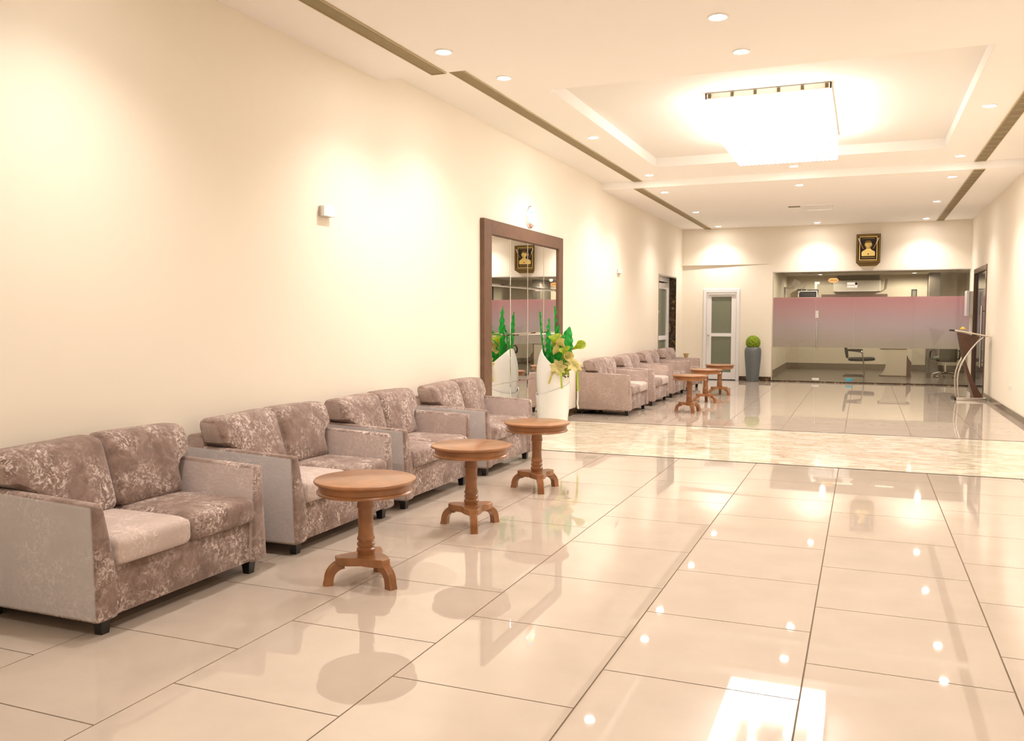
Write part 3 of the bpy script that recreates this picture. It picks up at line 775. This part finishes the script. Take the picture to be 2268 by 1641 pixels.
# ================================================================== pedestal tables
def make_table():
    t = thing('pedestal_table', 'x', 'table', (0, 0, 0), 0)
    bm = bmesh.new(); lathe(bm, [(.27, .574), (.285, .578), (.289, .586), (.286, .594), (.278, .597)], 56); fin(bm, 'table_top', 'wood', t, smooth=True)
    bm = bmesh.new(); lathe(bm, [(.255, .515), (.262, .515), (.272, .519), (.274, .527), (.268, .534), (.262, .538), (.262, .566), (.270, .574)], 56); ap = fin(bm, 'apron', 'wood', t, smooth=True)
    bm = bmesh.new()
    lathe(bm, [(.052, .515), (.046, .500), (.044, .49), (.047, .45), (.051, .44), (.051, .43), (.045, .425), (.042, .36), (.045, .352), (.045, .345), (.041, .338), (.043, .28), (.046, .262), (.050, .256), (.050, .246), (.045, .240), (.045, .232), (.051, .226), (.051, .214), (.046, .208), (.046, .20), (.053, .194), (.053, .180), (.048, .172), (.050, .155)][::-1], 28)
    fin(bm, 'column', 'wood', t, smooth=True)
    # concave three-cornered plate
    pts = []
    for k in range(3):
        a = 2*PI*k/3
        for da in (-.17, .17): pts.append((.175*math.cos(a+da), .175*math.sin(a+da)))
        a0, a1 = a+.17, a+2*PI/3-.17
        for f in (.2, .35, .5, .65, .8):
            an = a0+(a1-a0)*f; rr = .085 + .09*abs(2*f-1)**1.6
            pts.append((rr*math.cos(an), rr*math.sin(an)))
    bm = bmesh.new(); prism(bm, pts, 'z', .112, .158)
    fin(bm, 'base_plate', 'wood', t, bevel=.004, seg=1)
    # arched fluted legs
    bm = bmesh.new()
    prev = None; n = 9
    prof = [(-.026, 0), (-.018, .006), (-.013, .001), (-.006, .006), (0, .001), (.006, .006), (.013, .001), (.018, .006), (.026, 0)]
    secs = []
    for i in range(n+1):
        a = PI/2*i/n
        co, so = math.cos(a), math.sin(a)
        ro = .105; ri = .062
        cx_, cz_ = .125, .030
        po = Vector((cx_+ro*so, 0, cz_+(ro)*co)); pi_ = Vector((cx_+ri*so, 0, cz_+ri*co))
        secs.append((po, pi_, Vector((so, 0, co))))
    secs.append((Vector((.238, 0, 0)), Vector((.190, 0, 0)), Vector((1, 0, 0))))
    for po, pi_, nn in secs:
        ring = [bm.verts.new(po + Vector((0, y, 0)) + nn*h) for y, h in prof] + [bm.verts.new(pi_ + Vector((0, y, 0))) for y in (.026, -.026)]
        if prev:
            m_ = len(ring)
            for k in range(m_): bm.faces.new((prev[k], prev[(k+1) % m_], ring[(k+1) % m_], ring[k]))
        else: bm.faces.new(ring)
        prev = ring
    for v in prev: v.co.z = 0
    bm.faces.new(prev[::-1])
    lg = fin(bm, 'leg', 'wood', t)
    for k in (1, 2): inst(lg, 'leg', t, (0, 0, 0), (0, 0, 2*PI*k/3))
    return t
tb = make_table()
tabs = [
 (1.578, 4.215, R(-19), 'round wooden pedestal table in front of the two loveseats farthest from the mirror', 0),
 (1.580, 5.645, R(-60), 'round wooden pedestal table in the middle of three before the marble band', 0),
 (1.540, 7.110, R(-60), 'round wooden pedestal table nearest the marble band, before the mirror', 0),
 (1.605, 13.98, R(-65), 'round wooden pedestal table just past the marble band by the far loveseats', 1),
 (1.570, 15.72, R(-25), 'round wooden pedestal table in the middle of three towards the white door', 1),
 (1.565, 17.40, R(-25), 'round wooden pedestal table nearest the white door', 1),
]
for i, (x, y, a, lab, g) in enumerate(tabs):
    if i == 0: o = tb; o.location = (x, y, 0); o.rotation_euler = (0, 0, a); o['label'] = lab
    else: o = dup(tb, (x, y, 0), a, lab)
    o['group'] = ('tables before the mirror', 'tables beyond the marble band')[g]

# ================================================================== white planter with artificial flowers
PX, PY = .395, 10.80
pt = thing('white_planter', 'tall white petal-shaped planter of green leaves and lilies before the mirror', 'planter', (PX, PY, 0))
def shell(bm, prof, rim, thick=.012, n=48, a0=PI):
    """open lathe shell whose rim height changes round the pot; rim(angle) cuts the profile"""
    def rad(z):
        for (r0, z0), (r1, z1) in zip(prof, prof[1:]):
            if z0 <= z <= z1: return r0+(r1-r0)*(z-z0)/(z1-z0)
        return prof[-1][0]
    K = 16; zb = prof[0][1]
    for inner in (0, 1):
        rows_ = []
        for k in range(K+1):
            ring = []
            for i in range(n):
                a = 2*PI*i/n; zt_ = rim(a); z = zb+(zt_-zb)*k/K
                r = rad(z) - inner*thick
                ring.append(bm.verts.new((r*math.cos(a), r*math.sin(a), z)))
            rows_.append(ring)
        if inner == 0: outer = rows_
        for p, q in zip(rows_, rows_[1:]):
            for i in range(n): bm.faces.new((p[i], p[(i+1) % n], q[(i+1) % n], q[i]))
    for i in range(n): bm.faces.new((outer[-1][i], outer[-1][(i+1) % n], rows_[-1][(i+1) % n], rows_[-1][i]))
    bm.faces.new(outer[0])
A_PEAK = R(190)
prof_lo = [(.175, 0), (.193, .12), (.213, .30), (.228, .48), (.236, .62), (.238, .9)]
prof_up = [(.185, .30), (.198, .46), (.214, .62), (.222, .74), (.218, .86), (.200, .97), (.170, 1.06), (.13, 1.14)]
bm = bmesh.new(); shell(bm, prof_lo, lambda a: .585 - .085*math.cos(a-R(215))); fin(bm, 'lower_shell', 'white_gloss', pt, smooth=True)
bm = bmesh.new(); shell(bm, prof_up, lambda a: .925 + .175*(math.cos(a-A_PEAK))); fin(bm, 'upper_shell', 'white_gloss', pt, smooth=True)
bm = bmesh.new(); lathe(bm, [(.19, .60), (.19, .72)], 24); fin(bm, 'planting_bed', 'berry_dark', pt)
def wavy_leaf(name, base, tip, side, w, bend, m, waves=9, amp=.012):
    base, tip, side = Vector(base), Vector(tip), Vector(side).normalized()
    d = tip-base; nrm = d.normalized().cross(side).normalized()
    bm = bmesh.new(); n = 40; rows_ = []
    for i in range(n+1):
        f = i/n; c = base + d*f + nrm*bend*math.sin(PI*f)
        ww = w*(math.sin(PI*min(1, f*.93+.07))**.7)*(1-.25*f) + .002
        wv = amp*math.sin(2*PI*waves*f)*min(1, 3*f)
        r_ = []
        for k in (-1, -.5, 0, .5, 1):
            r_.append(bm.verts.new(c + side*ww*k*(1+.10*math.sin(2*PI*waves*f+1.2)*abs(k)) + nrm*(wv*k*abs(k) + .018*abs(k))))
        rows_.append(r_)
    for p, q in zip(rows_, rows_[1:]):
        for k in range(4): bm.faces.new((p[k], p[k+1], q[k+1], q[k]))
    bmesh.ops.solidify(bm, geom=list(bm.faces), thickness=.0025)
    return fin(bm, name, m, pt, smooth=True)
wavy_leaf('fern_leaf', (-.03, -.02, .72), (.0, .03, 1.665), (.55, -.83, 0), .062, .03, 'leaf_green')
wavy_leaf('fern_leaf', (-.05, .0, .72), (-.19, -.02, 1.59), (.40, -.90, .1), .055, -.03, 'leaf_green')
wavy_leaf('fern_leaf', (.05, .02, .72), (.21, .06, 1.395), (.92, .33, -.2), .13, -.07, 'leaf_green', 8, .016)
wavy_leaf('fern_leaf', (-.02, .05, .72), (-.10, .15, 1.50), (.35, .9, 0), .065, .03, 'leaf_green')
wavy_leaf('fern_leaf', (.0, .05, .72), (.05, .14, 1.42), (.6, .8, 0), .06, .05, 'leaf_green')
def lily(stem, dirn, size, m, open_=.5):
    pts = [Vector(p) for p in stem]
    bm = bmesh.new(); tube(bm, pts, .005, 6); st = fin(bm, 'flower_stem', 'stem_green', pt, smooth=True)
    d = Vector(dirn).normalized(); q = d.to_track_quat('Z', 'Y').to_matrix()
    bm = bmesh.new(); n = 20; rings = []
    for k, (r, z) in enumerate(((.008, 0), (.014, .25), (.020, .5), (.032, .75), (.055*(.6+open_), 1.0), (.07*(.5+open_), 1.05))):
        rings.append([bm.verts.new(pts[-1] + q @ Vector((r*size/.1*math.cos(2*PI*i/n), r*size/.1*math.sin(2*PI*i/n), z*size*(1 + (.45*max(0, math.cos(2*PI*i/n)) if k > 3 else 0))))) for i in range(n)])
    for a, b in zip(rings, rings[1:]):
        for i in range(n): bm.faces.new((a[i], a[(i+1) % n], b[(i+1) % n], b[i]))
    bmesh.ops.solidify(bm, geom=list(bm.faces), thickness=.002)
    fin(bm, 'lily_bloom', m, st, smooth=True)
lily([(.02, -.03, .74), (.03, -.05, .95), (.02, -.06, 1.14)], (.25, -.2, .9), .11, 'lily_green', .6)
lily([(.06, -.02, .74), (.14, -.05, .95), (.17, -.06, 1.06)], (-.75, -.3, .35), .10, 'lily_yellow', .7)
lily([(.07, -.02, .74), (.13, -.06, .98), (.20, -.08, 1.11)], (-.55, -.1, .7), .10, 'lily_yellow', .5)
lily([(.06, .0, .74), (.18, -.04, .96), (.28, -.05, 1.10)], (.85, -.05, .45), .12, 'lily_green', .25)
lily([(.08, -.02, .74), (.15, -.08, .92), (.18, -.10, 1.0)], (.2, -.4, .8), .10, 'lily_green', .5)
lily([(.08, -.02, .74), (.12, -.06, .92), (.17, -.08, .98)], (.55, -.3, .2), .09, 'lily_yellow', .6)
def star_flower(c, r, m, nrm, n=6):
    c = Vector(c); q = Vector(nrm).normalized().to_track_quat('Z', 'Y').to_matrix()
    for k in range(n):
        a = 2*PI*k/n + .2*random.random()
        d = q @ Vector((math.cos(a), math.sin(a), .25)); s = q @ Vector((-math.sin(a), math.cos(a), 0)); up_ = q @ Vector((0, 0, 1))
        bm = bmesh.new(); rows_ = []
        for i in range(9):
            f = i/8; w = r*.26*math.sin(PI*(f*.92+.06)) + .001
            cc = c + d*r*f + up_*(.10*r*math.sin(PI*f) - .18*r*f*f)
            rows_.append([bm.verts.new(cc - s*w), bm.verts.new(cc + up_*.006), bm.verts.new(cc + s*w)])
        for p, q_ in zip(rows_, rows_[1:]):
            for j in (0, 1): bm.faces.new((p[j], p[j+1], q_[j+1], q_[j]))
        bmesh.ops.solidify(bm, geom=list(bm.faces), thickness=.002)
        fin(bm, 'petal', m, pt, smooth=True)
star_flower((.13, -.17, .865), .125, 'lily_yellow', (.35, -.8, .5), 7)
star_flower((.30, -.06, .885), .13, 'lily_yellow', (.5, -.5, .7), 7)
star_flower((.21, -.13, .83), .09, 'lily_green', (.4, -.9, .3), 6)
bm = bmesh.new()
for k in range(16):
    a = random.random()*2*PI; ball(bm, (.225+.055*math.cos(a)*random.random(), -.15+.03*random.uniform(-1, 1), .79+.05*random.uniform(-1, 1)), .010, 8, 6)
fin(bm, 'berry_cluster', 'berry_dark', pt, smooth=True)['kind'] = 'stuff'
def ribbon(pts, w, m):
    bm = bmesh.new(); prev = None
    for p in pts:
        p = Vector(p); cur = [bm.verts.new(p+Vector((-w*.8, -w*.3, 0))), bm.verts.new(p+Vector((w*.8, w*.3, 0)))]
        if prev: bm.faces.new((prev[0], prev[1], cur[1], cur[0]))
        prev = cur
    bmesh.ops.solidify(bm, geom=list(bm.faces), thickness=.0015); fin(bm, 'ribbon', m, pt)
ribbon([(.33, -.06, .89), (.355, -.07, .84), (.36, -.07, .74), (.365, -.07, .62), (.37, -.07, .56)], .016, 'ribbon_lime')
ribbon([(.365, -.07, .57), (.368, -.07, .48), (.362, -.075, .40), (.375, -.07, .33)], .012, 'ribbon_white')
ribbon([(.18, -.20, .84), (.195, -.235, .76), (.20, -.24, .68), (.205, -.24, .60)], .014, 'ribbon_lime')
ribbon([(.10, -.20, .84), (.06, -.235, .76), (.03, -.25, .66)], .016, 'lily_yellow')

# ---- grey vase with a moss ball
vs = thing('grey_vase', 'tall grey vase with a round green moss ball beside the white door', 'vase', (1.745, 21.33, 0))
bm = bmesh.new(); lathe(bm, [(.135, 0), (.142, .01), (.160, .25), (.182, .50), (.193, .66), (.192, .74), (.180, .79), (.150, .825), (.13, .825), (.13, .80), (.004, .79)], 40)
fin(bm, 'vase_body', 'vase_grey', vs, smooth=True)
bm = bmesh.new(); bmesh.ops.create_icosphere(bm, subdivisions=5, radius=.165, matrix=Matrix.Translation((0, 0, .93)))
ctr = []
for k in range(60):
    z = 1-2*(k+.5)/60; a = k*2.39996; r_ = math.sqrt(1-z*z); ctr.append(Vector((r_*math.cos(a), r_*math.sin(a), z)))
for v in bm.verts:
    d = (v.co-Vector((0, 0, .93))).normalized()
    m_ = max(d.dot(c) for c in ctr)
    v.co = Vector((0, 0, .93)) + d*(.148 + .026*max(0, (m_-.955)/.045)**.6)
fin(bm, 'moss_ball', 'moss', vs, smooth=True)

# ================================================================== lectern
lc = thing('lectern', 'curved dark wood lectern with steel tubes on a flat base by the dark door', 'lectern', (6.02, 18.0, 0), R(5))
def pin(cx_, cy_):   # lectern profile from the photograph: crop px -> local x, height
    return ((cx_-425)/4.4375/101.5*1.02, (1375-cy_)/4.4375/101.5)
fin(bx((-.25, .26, -.15, .15, 0, .055)), 'base', 'chrome', lc, bevel=.008)
fin(bx((-.28, -.25, -.155, .155, .0, .06)), 'base_end', 'leg_black', lc)
up_poly = [pin(325, 812), pin(482, 848), pin(440, 900), pin(372, 1035), pin(352, 960)]
bm = bmesh.new(); prism(bm, up_poly, 'y', -.11, .11); fin(bm, 'upper_panel', 'podium_wood', lc)
lo_poly = [pin(352, 960), pin(376, 1020), pin(430, 1180), pin(470, 1330), pin(512, 1350), pin(470, 1350), pin(440, 1350), pin(400, 1180), pin(368, 1035)]
bm = bmesh.new(); prism(bm, [pin(352, 960), pin(374, 1030), pin(425, 1180), pin(515, 1352), pin(448, 1352), pin(398, 1180)], 'y', -.10, .10); fin(bm, 'lower_panel', 'podium_wood', lc)
for s in (-1, 1):
    bm = bmesh.new(); pts = [pin(500, 850), pin(455, 895), pin(415, 950), pin(375, 1015), pin(345, 1080), pin(328, 1140), pin(322, 1200), pin(326, 1280), pin(335, 1352)]
    tube(bm, [(x, s*.125, z) for x, z in pts], .015, 10); fin(bm, 'steel_tube', 'steel_satin', lc, smooth=True)
a, b = pin(288, 798), pin(550, 850)
bm = bmesh.new(); prism(bm, [(a[0], a[1]), (b[0], b[1]), (b[0], b[1]+.022), (a[0], a[1]+.022)], 'y', -.17, .17); fin(bm, 'reading_top', 'ivory', lc, bevel=.003, seg=1)
fin(bx((a[0]-.035, a[0]+.012, -.16, .16, a[1]-.012, a[1]+.022)), 'top_edge', 'leg_black', lc)
q = pin(345, 795)
fl = thing('yellow_flower', 'small yellow flower lying on top of the lectern', 'flower', (6.02 + q[0] + .03, 18.0 - .06, q[1]+.012))
bm = bmesh.new(); ball(bm, (0, 0, .03), .03, 14, 9, (1, 1, .8)); fin(bm, 'bloom', 'yellow_flower', fl, smooth=True)
bm = bmesh.new()
for k in range(7):
    a_ = 2*PI*k/7; ball(bm, (.028*math.cos(a_), .028*math.sin(a_), .018), .02, 8, 6, (1, 1, .7))
fin(bm, 'petal_ring', 'yellow_flower', fl, smooth=True)

# ================================================================== office furniture behind the glass
# cantilever visitor chair
vc = thing('visitor_chair', 'chrome cantilever chair with black seat behind the glass partition', 'chair', (4.07, 24.45, 0))
def arc(c, r, a0, a1, n, f): return [f(c[0]+r*math.cos(a0+(a1-a0)*i/n), c[1]+r*math.sin(a0+(a1-a0)*i/n)) for i in range(n+1)]
for s in (-1, 1):
    y = s*.23
    P3 = lambda x, z, y=y: (x, y, z)
    pts = [P3(-.36, .014), P3(.06, .014)] + arc((.10, .06), .046, -PI/2, -.2, 4, P3) + [P3(.135, .30), P3(.10, .56)] + arc((.04, .585), .055, .1, PI/2, 4, P3) + [P3(-.12, .665), P3(-.30, .68)]
    bm = bmesh.new(); tube(bm, pts, .017, 8); fin(bm, 'frame_tube', 'chrome_dark', vc, smooth=True)
bm = bmesh.new(); tube(bm, [(-.36, -.23, .014), (-.36, .23, .014)], .014, 8); fin(bm, 'floor_bar', 'chrome_dark', vc, smooth=True)
bm = bmesh.new(); tube(bm, [(.13, -.23, .40), (.13, .23, .40)], .011, 8); fin(bm, 'cross_tube', 'chrome_dark', vc, smooth=True)
bm = bmesh.new(); cushion(bm, -.25, .40, -.22, .22, .40, .485, .035, .012, 7, 2, lambda p: Vector((p.x, p.y, p.z + .04*max(0, p.x)))); fin(bm, 'seat', 'black_leather', vc, smooth=True)
bm = bmesh.new(); cushion(bm, -.30, -.24, -.23, .23, .47, .93, .028, .01, 7, 0, lambda p: Vector((p.x - .16*(p.z-.47), p.y, p.z))); fin(bm, 'backrest', 'black_leather', vc, smooth=True)
for s in (-1, 1):
    bm = bmesh.new(); cushion(bm, -.28, .10, s*.23-.022, s*.23+.022, .672, .70, .012, .003, 4, 2); fin(bm, 'armrest', 'black_leather', vc, smooth=True)
# waisted desk front
dk = thing('office_desk', 'pale waisted desk with dark edge behind the glass partition', 'desk', (4.92, 24.7, 0))
bm = bmesh.new()
nz = 14; Lp = []
for i in range(nz+1):
    z = .72*i/nz; f = z/.72
    Lp.append((-.34 + .155*math.sin(PI*min(1, f**.85)), z))
poly = Lp + [(.31, .72), (.31, 0)]
prism(bm, poly, 'y', -.03, .03); fin(bm, 'front_panel', 'desk_laminate', dk)
fin(bx((-.36, .42, -.05, .75, .72, .755)), 'desk_top', 'desk_laminate', dk, bevel=.004, seg=1)
bm = bmesh.new(); prism(bm, [(.312, 0), (.43, 0), (.40, .10), (.42, .28), (.43, .36), (.36, .46), (.312, .56)], 'y', -.02, .55); fin(bm, 'side_pedestal', 'dark_wood_strip', dk)
fin(bx((-.345, .32, -.035, .035, 0, .02)), 'plinth', 'dark_wood_strip', dk)
# executive chair
ec = thing('executive_chair', 'high-backed dark swivel chair on a chrome star base in the office', 'chair', (6.13, 24.75, 0), R(0))
bm = bmesh.new(); cushion(bm, -.27, .27, -.26, .26, .42, .53, .05, .02, 7, 2); fin(bm, 'seat', 'olive_leather', ec, smooth=True)
bm = bmesh.new(); cushion(bm, -.16, .26, -.30, -.20, .40, 1.20, .045, .03, 9, 1, lambda p: Vector((p.x, p.y - .12*(p.z-.5), p.z))); fin(bm, 'backrest', 'olive_leather', ec, smooth=True)
for s in (-1, 1):
    bm = bmesh.new(); tube(bm, [(s*.27, .1, .46), (s*.335, .1, .48), (s*.345, .08, .60), (s*.33, -.02, .69), (s*.30, -.22, .69)], .022, 8); fin(bm, 'armrest', 'black_leather', ec, smooth=True)
bm = bmesh.new(); tube(bm, [(0, 0, .09), (0, 0, .43)], [.032, .022], 12); fin(bm, 'gas_lift', 'chrome', ec, smooth=True)
leg0 = None; cas0 = None
for k in range(5):
    a = 2*PI*k/5 + .3
    if leg0 is None:
        bm = bmesh.new(); tube(bm, [(0, 0, .12), (.16, 0, .115), (.30, 0, .075)], [.028, .022, .015], 8); leg0 = fin(bm, 'star_leg', 'chrome_dark', ec, smooth=True); leg0.rotation_euler = (0, 0, a)
        bm = bmesh.new(); tube(bm, [(.30, -.018, .03), (.30, .018, .03)], .03, 12); tube(bm, [(.30, 0, .05), (.30, 0, .075)], .008, 6); cas0 = fin(bm, 'caster', 'chrome', ec, smooth=True); cas0.rotation_euler = (0, 0, a)
    else:
        inst(leg0, 'star_leg', ec, (0, 0, 0), (0, 0, a)); inst(cas0, 'caster', ec, (0, 0, 0), (0, 0, a))
# split air conditioner
ac = thing('air_conditioner', 'white split air conditioner on the office back wall behind the glass', 'air conditioner', (3.96, OY1-.004, 2.46))
fin(bx((-.65, .65, -.22, 0, -.165, .165)), 'body', 'office_white', ac, bevel=.02, seg=2)
fin(bx((-.55, .55, -.225, -.12, -.16, -.13)), 'air_flap', 'upvc_grey', ac)
bm = bmesh.new(); tube(bm, [(.60, -.05, -.16), (.70, -.05, -.15), (.80, -.05, -.08), (.82, -.05, .10), (.82, -.05, .20)], .012, 8); fin(bm, 'pipe', 'grey_valance', ac, smooth=True)
tag(fin(bx((3.42, 4.58, OY1-.06, OY1, 2.645, OZ)), 'curtain_valance', 'grey_valance'), 'dark strip over the air conditioner on the office wall', 'valance')
tag(fin(bx((2.985, 4.80, OY1-.16, OY1, 2.13, 2.22), (2.985, 4.80, OY1-.20, OY1-.16, 2.13, 2.18)), 'wall_shelf', 'dark_wood_strip'), 'long brown wooden rail below the air conditioner', 'shelf')
# recorder unit on bracket
rc = thing('video_recorder', 'small black recorder in a pale wall rack inside the office', 'recorder', (2.60, OY1, 2.24))
fin(bx((-.27, .27, -.28, 0, -.12, -.10), (-.27, -.25, -.28, 0, -.10, .07), (.25, .27, -.28, 0, -.10, .07), (-.27, .27, -.28, 0, .07, .09)), 'rack', 'upvc', rc)
fin(bx((-.23, .23, -.27, -.02, -.08, .05)), 'recorder_box', 'dark_plastic', rc, bevel=.005, seg=1)
fin(bx((-.30, -.06, -.26, -.04, .09, .145)), 'router', 'dark_plastic', rc, bevel=.004, seg=1)
fin(bx((-.02, .30, -.26, -.04, .09, .125)), 'adapter', 'dark_plastic', rc, bevel=.004, seg=1)
# pale bracket lamp on the office left wall
bk = thing('wall_bracket', 'pale angled bracket with a square plate high in the office corner', 'bracket', (OX0, 26.6, 2.2))
fin(bx((0, .05, -.03, .03, -.10, .22)), 'upright', 'upvc_grey', bk)
fin(bx((.05, .30, -.03, .03, .17, .22)), 'arm', 'upvc_grey', bk)
o = fin(bx((-.09, .09, -.02, .02, -.09, .09)), 'square_plate', 'upvc', bk, loc=(.32, -.03, .33)); o.rotation_euler = (0, R(28), 0)
o = fin(bx((-.008, .008, -.01, .01, -.25, .25)), 'strut', 'upvc', bk, loc=(.52, -.03, .17)); o.rotation_euler = (0, R(38), 0)
# pictures in the office
for (x, y, z, w, h, rz, lab) in ((5.51, OY1, 2.18, .15, .34, 0, 'small dark framed picture beside the office column'), (OX1, 26.2, 2.30, .42, .50, -PI/2, 'dark framed picture on the office side wall')):
    t = thing('wall_picture', lab, 'picture', (x, y, z), rz)
    fin(bx((-w/2, w/2, -.03, 0, -h/2, -h/2+.03), (-w/2, w/2, -.03, 0, h/2-.03, h/2), (-w/2, -w/2+.03, -.03, 0, -h/2, h/2), (w/2-.03, w/2, -.03, 0, -h/2, h/2)), 'frame', 'dark_plastic', t)
    fin(bx((-w/2+.02, w/2-.02, -.012, 0, -h/2+.02, h/2-.02)), 'print', 'office_column' if rz else 'grey_valance', t)
# office ceiling lamps; those nearer the glass are added unseen to brighten the office
od = bpy.data.lights.new('office_beam', 'SPOT'); od.energy = OFFICE_W; od.color = (1.0, .93, .82); od.spot_size = R(176); od.spot_blend = .3; od.shadow_soft_size = .06
ol = None
for (x, y, z) in ((2.98, 26.75, OZ), (5.45, 26.75, OZ), (3.3, 23.3, OZ+.13), (5.5, 23.3, OZ+.13), (6.9, 24.3, OZ)):
    if ol is None:
        ol = thing('office_downlight', 'bright round downlight in the office ceiling near the video recorder', 'downlight', (x, y, z), 0, 'office downlights')
        bm = bmesh.new(); lathe(bm, [(.075, 0), (.075, -.008), (.06, -.012), (.055, 0)], 24, caps=False); fin(bm, 'trim_ring', 'lamp_trim', ol, smooth=True)
        bm = bmesh.new(); lathe(bm, [(.055, -.001), (.055, -.004), (.02, -.012), (.003, -.013)], 20); fin(bm, 'lamp_lens', 'office_lens', ol, smooth=True)
        t = ol
    else: t = dup(ol, (x, y, z), label={5.45: 'bright round downlight in the office ceiling beside the grey column', 3.3: 'added unseen fill downlight just inside the glass door', 5.5: 'added unseen fill downlight between the glass and the desk', 6.9: 'added unseen fill downlight over the swivel chair'}[x], group=('office downlights' if y > 25 else 'added unseen fill lights near the glass'))
    s = bpy.data.objects.new('office_beam', od); COL.objects.link(s); s.parent = t; s.location = (0, 0, -.03)
for (x0, x1, lab) in ((3.35, 4.0, 'slim warm light strip in the office ceiling over the glass door'), (4.55, 5.0, 'slim warm light strip in the office ceiling under the portrait')):
    t = thing('light_strip', lab, 'light', ((x0+x1)/2, 24.6, OZ+.13))
    fin(bx(((x0-x1)/2-.01, (x1-x0)/2+.01, -.035, .035, -.012, 0)), 'housing', 'lamp_trim', t)
    fin(bx(((x0-x1)/2, (x1-x0)/2, -.025, .025, -.016, -.012)), 'diffuser', 'office_strip', t)
